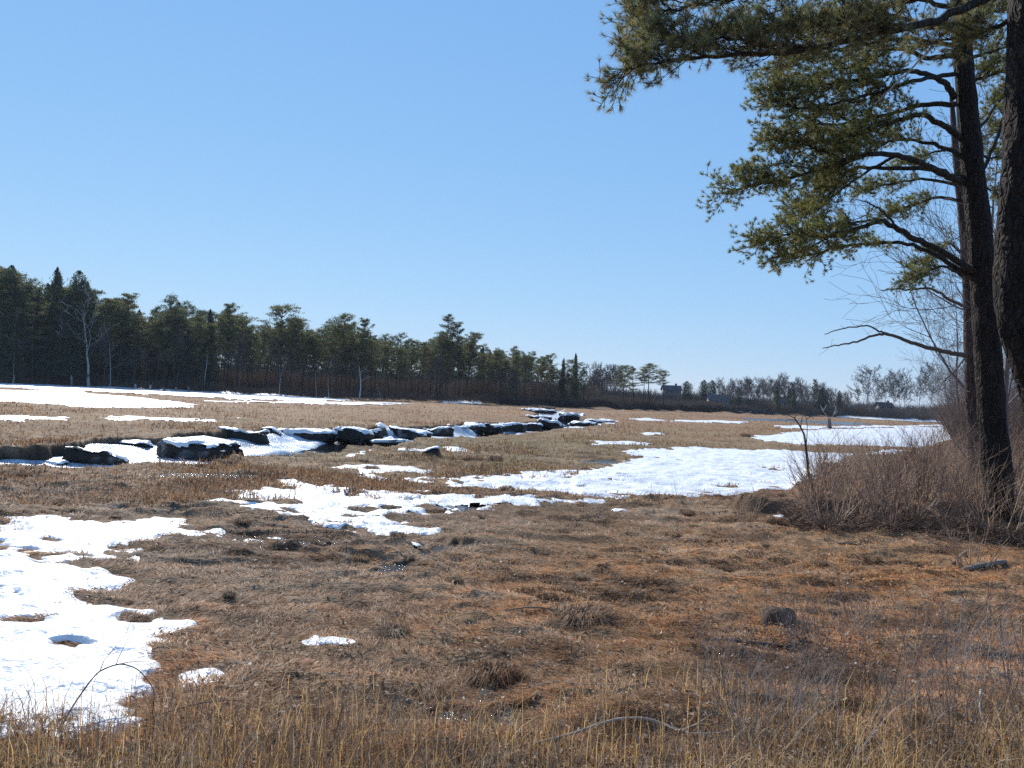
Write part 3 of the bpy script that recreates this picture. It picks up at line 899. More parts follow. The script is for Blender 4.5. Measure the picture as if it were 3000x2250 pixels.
# pale dead snags and birches in front of the pines
def snag(label, seed, px, off, ptop, colr, sx=1.0, fork=.45, spread=2.2, n1=5, levels=2, name='dead_tree', H=12, r0=.17):
    T, B = bare_mesh(seed, H, r0, spread, fork, levels=levels, twig=.03, n1=n1, colr=colr, ctwig=tuple(c * .9 for c in colr))
    x, y = shore_at(px, off); z = ground_z(x, y)
    s = span_height(px, ptop, x, y, z) / H
    t = thing(name, label, 'tree', (x, y, z - .1), None, 0, (s * sx, s * sx, s))
    T.obj('trunk', M_farbark, t, True); B.obj('branches', M_farbark, t)
W1 = (.42, .40, .37)
snag('pale forked bare tree with wide spreading limbs in the high end of the wood', 11, 192, -.5, 665, W1, 1.3, .38, 5, 6, 3)
snag('pale twisted bare birch reaching up beside the tall dark conifers', 12, 156, 1, 640, W1, 1.0, .3, 2.5, 7, 3)
snag('grey bare tree rising by the picture edge over the snow strip', 13, 28, 0, 690, (.3, .28, .26), 1.0, .45, 3.5, 6, 3)
snag('slim grey bare tree leaning over reddish brush below dark pines', 14, 236, 0, 735, (.3, .28, .26), 1.0, .3, 4, 5, 3)
snag('white dead stem before the flat-topped pine', 15, 603, -.5, 790, W1, .8, .5, 1, 3, 1)
snag('broken white snag without branches among long-stemmed pines', 16, 683, 0, 795, W1, .7, .7, .6, 2, 1)
snag('thick broken white snag on the marsh edge', 17, 711, -.5, 812, (.5, .48, .45), 1.1, .7, .5, 2, 1)
snag('pale bleached dead tree with upswept branches on the marsh edge', 18, 776, -1, 762, (.55, .53, .5), 1.1, .35, 2.6, 8, 2)
snag('short pale snag with hollow top beside the bleached dead tree', 19, 823, -.5, 826, (.45, .43, .4), 1.2, .6, .8, 3, 1)
snag('white birch stem inside the dark pines behind the posts', 20, 440, 2, 745, W1, .7, .5, 1.2, 4, 2)

# undergrowth behind the shore: twigs and reddish reeds
def brush(name, pxr, n, off, hgt, width, c0, c1, seed, slope=.35):
    rn = np.random.default_rng(seed)
    px = rn.uniform(*pxr, n)
    xs = [a for a, _ in SHORE]; ys = [b for _, b in SHORE]
    g = G(px, np.interp(px, xs, ys))[:, :2]
    r0 = np.hypot(g[:, 0], g[:, 1])
    g = g * ((r0 + rn.uniform(*off, n)) / r0)[:, None]
    z = zground(g[:, 0], g[:, 1])
    h = rn.uniform(.4, 1, n) * hgt * (1 + .45 * vn(g[:, 0] / 4, g[:, 1] / 4, seed))
    p0 = np.stack([g[:, 0], g[:, 1], z - .1], -1)
    d = np.stack([rn.normal(size=n) * slope, rn.normal(size=n) * slope, np.ones(n)], -1)
    p1 = p0 + d * h[:, None]
    c = mixc(c0, c1, rn.random(n)) * rn.uniform(.7, 1.3, n)[:, None]
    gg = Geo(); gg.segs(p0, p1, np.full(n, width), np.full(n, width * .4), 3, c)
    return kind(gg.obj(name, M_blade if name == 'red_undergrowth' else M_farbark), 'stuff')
brush('undergrowth', (-80, 480), 16000, (.2, 16), 2.6, .03, (.10, .075, .06), (.15, .11, .085), 301)
brush('undergrowth', (420, 1290), 16000, (.2, 8), 1.6, .028, (.11, .08, .065), (.17, .12, .09), 302)
brush('undergrowth', (-60, 420), 14000, (30, 60), 6.5, .06, (.10, .075, .055), (.15, .11, .085), 309, .16)
brush('undergrowth', (420, 1300), 20000, (62, 95), 7.5, .06, (.10, .075, .055), (.15, .11, .085), 311, .16)
brush('red_undergrowth', (430, 1290), 60000, (9, 34), 4.4, .035, (.25, .19, .135), (.36, .28, .205), 303, .12)
brush('undergrowth', (1250, 2100), 30000, (.5, 30), 1.5, .035, (.12, .085, .065), (.19, .13, .10), 304)
brush('undergrowth', (1250, 2060), 30000, (40, 95), 4.6, .06, (.13, .10, .08), (.19, .145, .115), 310, .2)
brush('red_undergrowth', (1250, 1560), 20000, (4, 26), 2.1, .04, (.25, .19, .135), (.34, .26, .19), 305, .15)
brush('undergrowth', (1640, 2060), 16000, (.3, 7), 2.9, .04, (.12, .09, .07), (.20, .15, .12), 312)
brush('shade_toned_undergrowth', (1080, 1660), 26000, (-.6, 2.5), 1.2, .035, (.035, .028, .026), (.06, .045, .038), 306)  # twigs coloured near-black to paint in the shade on the bank face

# ------------------------------------------------------------------ far shore: pine clump, cottages, evergreens, bare trees
for px, top, off, ix, sx, lab in [
        (1349, 793, 2, 0, 1.0, 'first pine of the clump on the low bank'), (1371, 794, 4, 6, .85, 'slender middle pine of the clump on the low bank'),
        (1389, 799, 5, 5, .8, 'thin pine half hidden inside the clump on the low bank'), (1401, 788, 2, 3, 1.0, 'tallest pine of the clump on the low bank'),
        (1431, 800, 2, 1, .8, 'last pine of the clump, standing before the grey two-storey house')]:
    place(protos, px, off, top, lab, None, ix, sx * 1.45)
def rowtree(pool, px, Yd, top, label, ix, sx, group=None):
    Yd = max(Yd, shore_at(px, random.uniform(1, 7))[1])
    d = rays(px, 880); x = d[0] / d[1] * Yd
    place(pool, px, 0, top, label, group, ix, sx, dxy=(float(x), float(Yd)))
ever = [(spruce_tree('', 350, 10, 4.6, (.034, .046, .030), None, 'evergreen_tree', .2, .04, 9000, .5), 10), (spruce_tree('', 351, 10, 3.4, (.075, .085, .030), None, 'cedar_tree', .2, .15, 4000, .1), 10)]
for px, Yd, top, ix, sx, lab in [
        (1481, 285, 823, 0, 1.0, 'rounded dark evergreen beside the grey two-storey house'), (1518, 290, 820, 0, .75, 'first of two tall rounded evergreens side by side'),
        (1539, 288, 821, 0, .85, 'second of two tall rounded evergreens, right over the cottage'), (1594, 280, 837, 0, .6, 'small dark evergreen between the cottage and the bare grey trees'),
        (1678, 262, 832, 1, .8, 'yellow-green cedar in front of the pale blue house'), (1713, 245, 841, 1, .75, 'lime-tinged slim cedar just behind the crooked sapling tip'),
        (1775, 235, 836, 0, .85, 'broad dark green evergreen behind the dead stump'), (1812, 265, 843, 0, .5, 'dim narrow evergreen between broad evergreen and lone pine'),
        (1704, 285, 833, 1, .5, 'tiny dark spire of a conifer beyond the cedars')]:
    rowtree(ever, px, Yd, top, lab, ix, sx)
rowtree(protos, 1850, 270, 842, 'lone flat-topped pine near the big bare elm', 3, .75)
rowtree(protos, 1759, 280, 820, 'ragged pine top over the broad evergreen', 5, .6)
rowtree(bars, 1877, 262, 806, 'big bare elm-shaped tree with spreading crown on the far shore', 2, 1.5)
rowtree(bars, 1891, 255, 845, 'thin bare sapling close beside the big bare tree', 1, .5)
for px, top in [(1907, 818), (1931, 813), (1945, 822), (1960, 812), (1985, 806), (2010, 800)]:
    rowtree(bars, px, 255 - (px - 1900) * .5, top, 'slim leafless tree standing against the sky past the big bare tree', random.randrange(3), .8, 'slim leafless trees against the sky')
for i in range(26):
    px = 1275 + i * 2.6 + random.uniform(-2, 2)
    if i % 2: rowtree(bars, px, 265 + random.uniform(0, 25), 792 + random.uniform(0, 14) + (px - 1275) * .12, 'grey leafless tree in the row beside the pine clump', random.randrange(3), .75, 'leafless trees beside the pine clump')
for i in range(46):
    px = 1555 + i * 6.2 + random.uniform(-3, 3)
    top = np.interp(px, [1555, 1575, 1610, 1650, 1680, 1735, 1790, 1820, 1850], [824, 826, 824, 820, 815, 826, 836, 846, 850]) + random.uniform(0, 16)
    rowtree(bars, px, 270 + random.uniform(0, 45), top, 'hazy grey leafless tree behind the cottages and cedars', random.randrange(3), .85, 'leafless trees behind the cottages')

def boxg(g, x0, x1, y0, y1, z0, z1, col):
    V = np.array([(x, y, z) for x in (x0, x1) for y in (y0, y1) for z in (z0, z1)], float)
    Q = [(0, 1, 3, 2), (4, 6, 7, 5), (0, 4, 5, 1), (2, 3, 7, 6), (0, 2, 6, 4), (1, 5, 7, 3)]
    g.add(V, None, Q, col)

def house(label, pxc, Yd, pw, ptop, pbase, wallc, roofc, wins, storeys=1, rz=0.0, eave=.62, porch=False):
    Yd = max(Yd, shore_at(pxc, 14)[1])
    xc, y = P(pxc, pbase, Yd)[0], Yd
    zb = P(pxc, pbase, Yd)[2]; zt = P(pxc, ptop, Yd)[2]
    W = pw / FPX * Yd; H = zt - zb; E = H * eave; D = W * .8
    zg = min(ground_z(xc, y), zb)
    t = thing('house', label, 'house', (xc, y, zb), None, rz)
    g = Geo(); boxg(g, -W / 2, W / 2, 0, D, zg - zb - .5, E, wallc)
    # gables
    g.add([(-W / 2, 0, E), (-W / 2, D, E), (-W / 2, D / 2, H - .12), (W / 2, 0, E), (W / 2, D, E), (W / 2, D / 2, H - .12)], [(0, 2, 1), (3, 4, 5)], None, wallc)
    g.obj('wall', M_paint, t)
    g = Geo(); o = .35
    for s in (0, 1):
        y0, y1 = (-o, D / 2) if s == 0 else (D + o, D / 2)
        ze = E - o * (H - E) / (D / 2)
        g.add([(-W / 2 - o, y0, ze), (W / 2 + o, y0, ze), (W / 2 + o, y1, H), (-W / 2 - o, y1, H),
               (-W / 2 - o, y0, ze + .18), (W / 2 + o, y0, ze + .18), (W / 2 + o, y1, H + .18), (-W / 2 - o, y1, H + .18)], None,
              [(0, 1, 2, 3), (4, 5, 6, 7), (0, 1, 5, 4), (0, 3, 7, 4), (1, 2, 6, 5)], roofc)
    rf = g.obj('roof', M_paint, t)
    g = Geo(); boxg(g, W * .2, W * .2 + .7, D / 2 - .35, D / 2 + .35, H - .5, H + .9, (.16, .10, .08)); g.obj('chimney', M_paint, rf)
    for wx, wz, ww, wh in wins:
        g = Geo(); boxg(g, wx * W - ww / 2 - .12, wx * W + ww / 2 + .12, -.10, -.003, wz * H - .12, wz * H + wh + .12, (.8, .8, .8))
        fr = g.obj('window', M_paint, t)
        g = Geo(); boxg(g, wx * W - ww / 2, wx * W + ww / 2, -.13, -.103, wz * H, wz * H + wh, (.03, .035, .045)); g.obj('pane', M_paint, fr)
    return t
house('grey-blue two-storey house half hidden by the pine clump', 1452, 300, 38, 833, 866, (.20, .20, .21), (.10, .09, .09), [(-.3, .5, .9, 1.1), (-.08, .5, .9, 1.1), (-.3, .14, .8, 1.2), (-.12, .14, .8, 1.2), (.25, .16, .7, 1.1)], eave=.72)
house('low grey cottage with white-framed porch windows', 1553, 275, 42, 853, 877, (.26, .25, .23), (.13, .12, .12), [(-.16, .12, .7, 1.35), (-.03, .12, .7, 1.35), (.10, .12, .7, 1.35), (.38, .2, .5, .8)], eave=.5)
house('pale blue-grey house behind the yellow-green cedar', 1690, 290, 26, 858, 882, (.30, .33, .36), (.12, .115, .12), [(-.2, .25, .8, 1.0), (.2, .25, .8, 1.0)], eave=.6)
house('dark low-roofed house against the sky near the far snow', 1915, 270, 30, 870, 884, (.11, .10, .10), (.06, .055, .06), [(.05, .1, .6, .7)], eave=.4)

# old stone landing wall below the cottage: separate blocks in a course
x0, y0 = shore_at(1575, 0); x1, y1 = shore_at(1664, 0)
wallt = thing('stone_wall', 'old dark stone landing wall with a few pale blocks below the cottage', 'wall', ((x0 + x1) / 2, (y0 + y1) / 2, 0))
g = Geo(); rnw = random.Random(5)
ux, uy = (x1 - x0), (y1 - y0); Lw = math.hypot(ux, uy); ux /= Lw; uy /= Lw
for crs in range(3):
    s = -Lw / 2
    while s < Lw / 2:
        wdt = rnw.uniform(.7, 1.8)
        if not (crs == 2 and rnw.random() < .45):
            dk = rnw.choice([.035, .05, .05, .07, .3 if crs == 1 else .06])
            jit = rnw.uniform(-.15, .15)
            gg = Geo(); boxg(gg, s + .03, s + wdt - .03, -.8 + jit, .6, crs * .55 - .1, crs * .55 + .42, (dk, dk * .95, dk * .9))
            V = gg.V[0]; V2 = V.copy(); V2[:, 0] = V[:, 0] * ux - V[:, 1] * uy; V2[:, 1] = V[:, 0] * uy + V[:, 1] * ux
            g.add(V2, None, gg.Q[0], gg.Cc[0])
        s += wdt
g.obj('blocks', M_wood, wallt); wallt.children[0].name = 'stone_courses'

# ------------------------------------------------------------------ creek: mud and ice blocks with snow caps
def blocky(px, py, wpx, hpx, label, seed, zr=FLOOR, depthf=.7, tilt=(0, 0), capf=.95, name='ice_block', rz=0.0, group=None):
    """px,py: centre of the foot in the picture; size in picture pixels"""
    c = G(px, py, zr)
    W = wpx / FPX * c[1]; H = hpx / FPX * c[1]; D = W * depthf
    nu, nv = 72, 28
    u = np.linspace(0, 2 * math.pi, nu, endpoint=False); v = np.linspace(-math.pi / 2, math.pi / 2, nv)
    U, Vv = np.meshgrid(u, v)
    def se(a, e): return np.sign(a) * np.abs(a) ** e
    x = se(np.cos(Vv), .3) * se(np.cos(U), .5); y = se(np.cos(Vv), .3) * se(np.sin(U), .5); z = se(np.sin(Vv), .36)
    P3 = np.stack([x, y, z], -1).reshape(-1, 3)
    q = P3 * np.array([W / 2, D / 2, H / 2])
    nn = .34 * fbm(q[:, 0] / .5 + seed, (q[:, 1] + q[:, 2] * 1.7) / .45, seed, 3) + .10 * fbm(q[:, 0] / .13 + q[:, 1] / .2, q[:, 2] / .13 + seed, seed + 3, 2)
    q = q * (1 + nn[:, None] * np.array([1.0, 1.0, .45]))
    q[:, 2] += H / 2 - .06
    q[:, 2] *= 1 + .2 * vn(q[:, 0] / .55 + seed, q[:, 1] / .7, seed + 5)
    low = q[:, 2] < .1 * H
    q[low, :2] *= .93
    rot = np.array(Matrix.Rotation(tilt[0], 3, 'X') @ Matrix.Rotation(tilt[1], 3, 'Y'))
    q = q @ rot.T
    id_ = np.arange(nu * nv).reshape(nv, nu)
    Q = np.stack([id_[:-1], np.roll(id_, -1, 1)[:-1], np.roll(id_, -1, 1)[1:], id_[1:]], -1).reshape(-1, 4)
    t = thing(name, label, 'ice block', (c[0], c[1] + D * .3, zr), group, rz)
    mott = fbm(q[:, 0] / .3, q[:, 2] / .2 + q[:, 1], seed + 7, 3)
    colr = mixc([.022, .017, .013], [.20, .19, .19], sstep(.22, .6, mott))
    build('body', q, None, M_mud, colr, True, t, Q)
    # snow cap: thicker ragged skin over the top faces
    top = P3[:, 2] > .55 + .55 * fbm(q[:, 0] / .5 + 3, q[:, 1] / .5, seed + 9, 3) + (1 - capf)
    q2 = q + np.array([0, 0, 1]) * (.05 + .03 * vn(q[:, 0] / .2, q[:, 1] / .2, seed))[:, None] * sstep(.3, .7, P3[:, 2])[:, None] + P3 * .02
    Qc = Q[top[Q].all(1)]
    if len(Qc) > 4:
        us = np.zeros(len(q2), bool); us[Qc.ravel()] = True; mp = np.cumsum(us) - 1
        build('snow_cap', q2[us], None, M_snow, None, True, t, mp[Qc])
    return t
blocky(427, 997, 160, 44, 'largest dark flat-topped ice block, snow crusted, midway along the creek', 1, depthf=.5)
blocky(196, 1009, 128, 34, 'low wedge of dark mud ice with snowy slope, second block along the creek', 2, depthf=.6, tilt=(-.12, .12))
blocky(272, 982, 96, 30, 'dark snow-topped ice block behind the low wedge', 3, depthf=.6)
blocky(6, 1005, 74, 40, 'dark icy block cut by the picture edge', 4, depthf=.8, capf=.8)
blocky(88, 985, 62, 26, 'heaped white and dark ice block near the picture edge', 5, capf=1.3, tilt=(.1, -.2))
blocky(117, 1010, 44, 14, 'small snow-covered lump at the foot of the near creek bank', 6, capf=1.2)
blocky(205, 975, 44, 22, 'tilted white ice slab against the far creek bank', 7, capf=1.3, tilt=(-.3, .35))
blocky(340, 958, 60, 16, 'low dark ledge of ice behind the largest block', 8)
blocky(298, 966, 34, 24, 'upright dark ice shard between two creek blocks', 9, tilt=(.1, -.3), capf=.7)
blocky(520, 962, 104, 34, 'long dark bank slab with white crust before the open water', 10, depthf=.35)
blocky(582, 955, 42, 28, 'narrow dark bank block hung with ice', 11, depthf=.5)
blocky(660, 955, 128, 27, 'longest dark bank slab with straight snowy top', 12, depthf=.3)
blocky(755, 958, 78, 32, 'humped icy block with snow flow at the end of open water', 13, capf=1.1, tilt=(-.1, .15))
blocky(795, 955, 60, 24, 'tilted dark slab leaning on the humped icy block', 14, capf=1.0, tilt=(-.15, -.25))
blocky(828, 948, 44, 26, 'pale jagged ice heap in the bend of the creek', 15, capf=1.3, tilt=(.2, .3))
blocky(838, 963, 84, 12, 'flat pale ice plate stranded in the creek bend', 16, capf=1.2, tilt=(-.08, -.05))
blocky(883, 951, 82, 24, 'dark arched ice block under a snow hood in the bend', 17, capf=1.0, tilt=(-.1, .1))
blocky(948, 945, 66, 20, 'rounded dark block lying past the arched one', 18, tilt=(-.1, -.1))
blocky(985, 940, 50, 20, 'white capped block between rounded block and straight bank', 19, capf=1.2)
blocky(1024, 938, 50, 22, 'squarish dark block with icicles on the straight bank', 20)
blocky(1066, 937, 44, 20, 'dark stubby block in the straight bank row', 21)
blocky(1105, 935, 60, 20, 'long dark block with smooth white roof in the straight bank row', 22)
blocky(1146, 933, 50, 18, 'last dark block before the white ice heap', 23)
blocky(1186, 927, 52, 18, 'jumbled white ice heap beside the upper pool', 24, capf=1.4, tilt=(-.2, .2))
blocky(1160, 911, 56, 12, 'dark snowy block above the upper pool', 25, capf=.9)
blocky(1235, 909, 50, 16, 'bright white ice mound on the far side of the upper pool', 26, capf=1.4)
blocky(1262, 925, 56, 13, 'dark rimmed slab at the outer edge of the upper pool', 27, capf=1.0)
blocky(1300, 914, 50, 7, 'thin white ice sheet beyond the upper pool', 28, zr=-.05, capf=1.3)
blocky(934, 989, 38, 20, 'dark tilted ice slab stranded on the marsh grass', 29, zr=0.0, capf=.7, tilt=(.1, -.35))
blocky(900, 980, 80, 7, 'flat white ice sheet beside the stranded tilted slab', 30, zr=0.0, capf=1.4)
blocky(1165, 893, 70, 9, 'low icy ledge where the creek bends out of sight', 31, zr=-.4, capf=1.2)

# ------------------------------------------------------------------ tussocks
def tussock(seed, n=520, h=.22, r=.2, col=(.20, .125, .07)):
    rn = np.random.default_rng(seed)
    g = Geo()
    # dark thatch core
    m = 14
    a = rn.random(n) * 6.28
    rad0 = r * .75 * np.sqrt(rn.random(n)) * (1 + .5 * vn(a * 1.3, a * 0, seed))
    p0 = np.stack([rad0 * np.cos(a), rad0 * np.sin(a), np.full(n, -.03)], -1)
    el = rn.uniform(.5, 1.45, n)
    bias = rn.normal() * 2
    aa = a + rn.normal(size=n) * .5
    d = np.stack([np.cos(aa) * np.cos(el) + .6 * math.cos(bias), np.sin(aa) * np.cos(el) + .6 * math.sin(bias), np.sin(el)], -1)
    L = rn.uniform(.5, 1.1, n) * h
    p1 = p0 + d * L[:, None]
    p2 = p1 + np.stack([np.cos(aa), np.sin(aa), np.full(n, -.9)], -1) * (L * rn.uniform(.4, .9, n))[:, None]
    s = np.cross(d, rn.normal(size=(n, 3))); s /= np.linalg.norm(s, axis=1)[:, None]; s *= .0035
    V = np.stack([p0 - s, p0 + s, p1 - s, p1 + s, p2], 1).reshape(-1, 3)
    b = np.arange(n)[:, None] * 5
    F = np.concatenate([b + [0, 1, 3], b + [0, 3, 2], b + [2, 3, 4]])
    g.add(V, F, None, np.repeat(np.array(col)[None] * rn.uniform(.4, 1.9, n)[:, None], 5, 0))
    # core mound
    th = np.linspace(0, 2 * math.pi, 14, endpoint=False)
    rings = [(1.0, -.06), (.85, .35), (.5, .62), (.05, .72)]
    V = np.array([(r * .62 * k * math.cos(t) * (1 + .3 * math.sin(2 * t + seed)), r * .62 * k * math.sin(t), h * zz * .8) for k, zz in rings for t in th])
    Q = [(i * 14 + j, i * 14 + (j + 1) % 14, (i + 1) * 14 + (j + 1) % 14, (i + 1) * 14 + j) for i in range(3) for j in range(14)]
    g.add(V, None, Q, np.array(col) * .6)
    return g
G_T = 'grass tussocks scattered over the marsh'
tproto = []
for i, cc in enumerate([(.20, .125, .07), (.17, .10, .06), (.24, .16, .10), (.13, .085, .055)]):
    o = tussock(400 + i, 1000, .22, .24, cc).obj('grass_tussock', M_blade)
    tag(o, '', 'grass tussock', G_T)
    tproto.append(o)
def put_tussock(px, py, wpx, label, group=None, i=None, flat=1.0):
    c = G(px, py); s = wpx / FPX * c[1] / .5
    o = tproto[random.randrange(4) if i is None else i].copy(); C.objects.link(o)
    o.location = (c[0], c[1], ground_z(c[0], c[1])); o.scale = (s * random.uniform(.7, 1.2), s * random.uniform(.8, 1.2), s * flat); o.rotation_euler = (0, 0, random.uniform(0, 6.28))
    o['label'] = label
    if group: o['group'] = group
    elif 'group' in o: del o['group']
for px, py, wp, fl, lab in [
        (1060, 1460, 95, 1.0, 'peaked shaggy grass tussock above the small dark puddle'), (885, 1550, 95, .8, 'large dark round tussock among the standing straw'),
        (860, 1378, 62, .7, 'small dark leaning hummock beside a last snow scrap'), (640, 1518, 55, .7, 'dark clump in wet ground below the last snow scrap'),
        (1245, 1352, 110, .7, 'broad bushy tussock under the dry forked twigs'), (1310, 1350, 46, .7, 'dark hollow clump at the foot of the dry forked twigs'),
        (1336, 1031, 27, .9, 'lone brown tussock standing in the big white snowfield'), (1100, 1068, 30, 1.1, 'upright tussock at the edge of the big snowfield'),
        (90, 1508, 62, .4, 'flat grass mat poking through the near snow'), (740, 1197, 34, .9, 'dark round tussock in the sparkling wet ground'),
        (855, 1175, 34, 1.0, 'upright tussock behind the sparkling wet ground'), (1210, 1160, 28, 1.0, 'small pointed tussock in the middle of the brown hay'),
        (308, 1100, 44, .8, 'shaggy tussock above the bay of near snow'), (420, 1045, 50, .8, 'brown tussock on the near creek bank'),
        (1010, 995, 44, .9, 'reddish tussock past the stranded slab'), (1068, 995, 30, 1.0, 'twin reddish tussock standing in the grass row'),
        (800, 1015, 26, 1.0, 'pointed brown tussock behind a narrow snow streak'), (1560, 1225, 30, .8, 'small dark tussock in the orange hay'),
        (230, 1312, 50, .6, 'dark low tussock at the ragged snow edge'), (305, 1352, 44, .7, 'reddish tussock on the point of the near snow'),
        (930, 1500, 70, .6, 'low dark tussock beside the shaggy peaked one'), (1540, 1395, 60, .6, 'matted tussock beside the long shaded hollow')]:
    put_tussock(px, py, wp, lab, None, None, fl)
for i in range(80):
    px = random.uniform(0, 2050); py = random.uniform(935, 1330)
    c = G(px, py)
    cm = creek_m(c[None, 0], c[None, 1])[0]; smm = snow_m(c[None, 0], c[None, 1])[0]
    if cm > -.4 or smm > .1 or (px > 1500 and 960 < py < 1120): continue
    put_tussock(px, py, random.uniform(12, 26) + (py - 935) * .03, 'small brown grass tussock out on the open marsh', G_T, None, random.uniform(.6, 1.1))
for o in tproto: bpy.data.objects.remove(o)

# ------------------------------------------------------------------ rock, logs, posts, stump
def rock_mesh(name, px, py, W, D, H, label, cat, seed, colr, rz=0, mat=None):
    nu, nv = 40, 22
    u = np.linspace(0, 2 * math.pi, nu, endpoint=False); v = np.linspace(-math.pi / 2, math.pi / 2, nv)
    U, Vv = np.meshgrid(u, v)
    def se(a, e): return np.sign(a) * np.abs(a) ** e
    q = np.stack([se(np.cos(Vv), .65) * se(np.cos(U), .85) * W / 2, se(np.cos(Vv), .65) * se(np.sin(U), .85) * D / 2, se(np.sin(Vv), .5) * H / 2], -1).reshape(-1, 3)
    q *= (1 + .38 * fbm(q[:, 0] / W * 3 + seed, (q[:, 1] + q[:, 2]) / W * 3, seed, 3))[:, None]
    q[:, :2] *= (1.0 - .55 * q[:, 2:3] / H)
    q[:, 2] += H * .30 + q[:, 0] * -.16 * (q[:, 2] > 0)
    id_ = np.arange(nu * nv).reshape(nv, nu)
    Q = np.stack([id_[:-1], np.roll(id_, -1, 1)[:-1], np.roll(id_, -1, 1)[1:], id_[1:]], -1).reshape(-1, 4)
    cl = np.array(colr)[None] * (1 + .4 * fbm(q[:, 0] / .08, q[:, 2] / .05, seed + 3, 3))[:, None]
    o = build(name, q, None, mat or M_wood, cl, True, None, Q)
    c = G(px, py)
    o.location = (c[0], c[1], ground_z(c[0], c[1])); o.rotation_euler = (0, 0, rz)
    return tag(o, label, cat)
rock_mesh('rock', 1683, 1350, .40, .28, .24, 'dark brown boxy rock sitting alone in the dry hay', 'rock', 3, (.095, .060, .038))
rock_mesh('rock', 2135, 1222, .32, .2, .10, 'dark low stone behind the pale log near the pines', 'rock', 4, (.05, .04, .035))

def stick(name, pts, r0, r1, label, cat, colr, zoff=0.0, mat=None, forks=0, seed=0, depth=None):
    """branch or log lying along picture points; zs: height over the ground per point"""
    rn = random.Random(seed)
    P3 = []
    for px, py, zz in pts:
        c = G(px, py, zz)
        P3.append((c[0], c[1], ground_z(c[0], c[1]) * (zz < .05) + zz))
    P3 = np.array(P3)
    # smooth
    t = np.linspace(0, len(P3) - 1, len(P3) * 5)
    Pi = np.stack([np.interp(t, np.arange(len(P3)), P3[:, i]) for i in range(3)], -1)
    for _ in range(3): Pi[1:-1] = (Pi[:-2] + Pi[1:-1] * 2 + Pi[2:]) / 4
    g = Geo(); g.tube(Pi - P3[0], np.linspace(r0, r1, len(Pi)) * (1 + .12 * np.array([rn.uniform(-1, 1) for _ in Pi])), 7, colr)
    SA, SB, RA, RB = [], [], [], []
    for k in range(forks):
        i = rn.randrange(len(Pi) // 4, len(Pi) - 1); p = Pi[i] - P3[0]
        d = Vector(Pi[i + 1] - Pi[i - 1]).normalized() * .6 + Vector((rn.gauss(0, .5), rn.gauss(0, .4), rn.uniform(-.1, .7)))
        for j in range(4):
            q = p + np.array(d) * rn.uniform(.05, .11)
            SA.append(p); SB.append(q); RA.append(r1 * (.9 - j * .15)); RB.append(r1 * (.75 - j * .15)); p = q; d += Vector((rn.gauss(0, .25), rn.gauss(0, .25), rn.gauss(0, .2)))
    if SA: g.segs(SA, SB, RA, RB, 4, colr)
    o = g.obj(name, mat or M_wood, None, True); o.location = P3[0]
    return tag(o, label, cat)
PALE = (.34, .29, .25)
stick('fallen_branch', [(1130, 1612, .02), (1230, 1588, .05), (1300, 1562, .10), (1340, 1552, .13), (1390, 1550, .14), (1440, 1566, .1), (1500, 1590, .05), (1600, 1600, .02)], .011, .008, 'long arched pale branch lying across the near straw', 'branch', PALE, forks=5, seed=2)
stick('fallen_branch', [(1120, 1490, .02), (1200, 1470, .06), (1250, 1478, .09), (1330, 1490, .03)], .005, .003, 'thin pale curved twig behind the small dark puddle', 'branch', PALE, forks=2, seed=3)
stick('fallen_branch', [(1090, 1328, .04), (1150, 1310, .12), (1230, 1322, .12), (1300, 1345, .05), (1330, 1352, .02)], .007, .006, 'dry forked twigs sticking out of the bushy tussock', 'branch', (.13, .10, .085), forks=9, seed=4)
stick('fallen_branch', [(1540, 1385, .02), (1620, 1388, .03), (1710, 1392, .03), (1740, 1388, .02)], .02, .012, 'dark stick lying below the boxy rock', 'branch', (.06, .045, .04), forks=4, seed=5)
stick('log', [(2085, 1232, .03), (2110, 1224, .05), (2150, 1216, .06), (2170, 1214, .05)], .045, .04, 'pale weathered log on the hay near the big pine', 'log', (.24, .19, .15))
stick('log', [(1768, 1131, .06), (1790, 1134, .07), (1815, 1137, .06)], .07, .065, 'short barkless log at the foot of the shrub bank', 'log', (.30, .20, .13))
stick('fallen_branch', [(2058, 1212, .02), (2075, 1200, .06), (2088, 1190, .09)], .022, .018, 'short pale stick leaning toward the big pine', 'branch', (.28, .21, .15))
stick('fallen_branch', [(2118, 1490, .2), (2116, 1530, .14), (2124, 1560, .1), (2142, 1590, .06), (2180, 1600, .03)], .006, .012, 'white curved birch stick under the brambles', 'branch', (.42, .38, .34), forks=3, seed=8)
stick('fallen_branch', [(1790, 1170, .02), (1850, 1182, .03), (1890, 1180, .03)], .02, .012, 'crooked grey stick on the orange hay', 'branch', (.11, .085, .07), forks=4, seed=9)
stick('bramble_cane', [(120, 1590, .0), (160, 1520, .12), (210, 1450, .27), (260, 1432, .31), (300, 1445, .28), (335, 1490, .18), (330, 1540, .08)], .006, .004, 'arching bramble cane looping over the near snow', 'bramble', (.12, .07, .06), forks=4, seed=11)
stick('bramble_cane', [(300, 1560, .05), (340, 1545, .1), (420, 1520, .14), (520, 1510, .12), (620, 1560, .05)], .005, .003, 'low arching cane trailing from the snow into the straw', 'bramble', (.14, .10, .08), forks=3, seed=12)
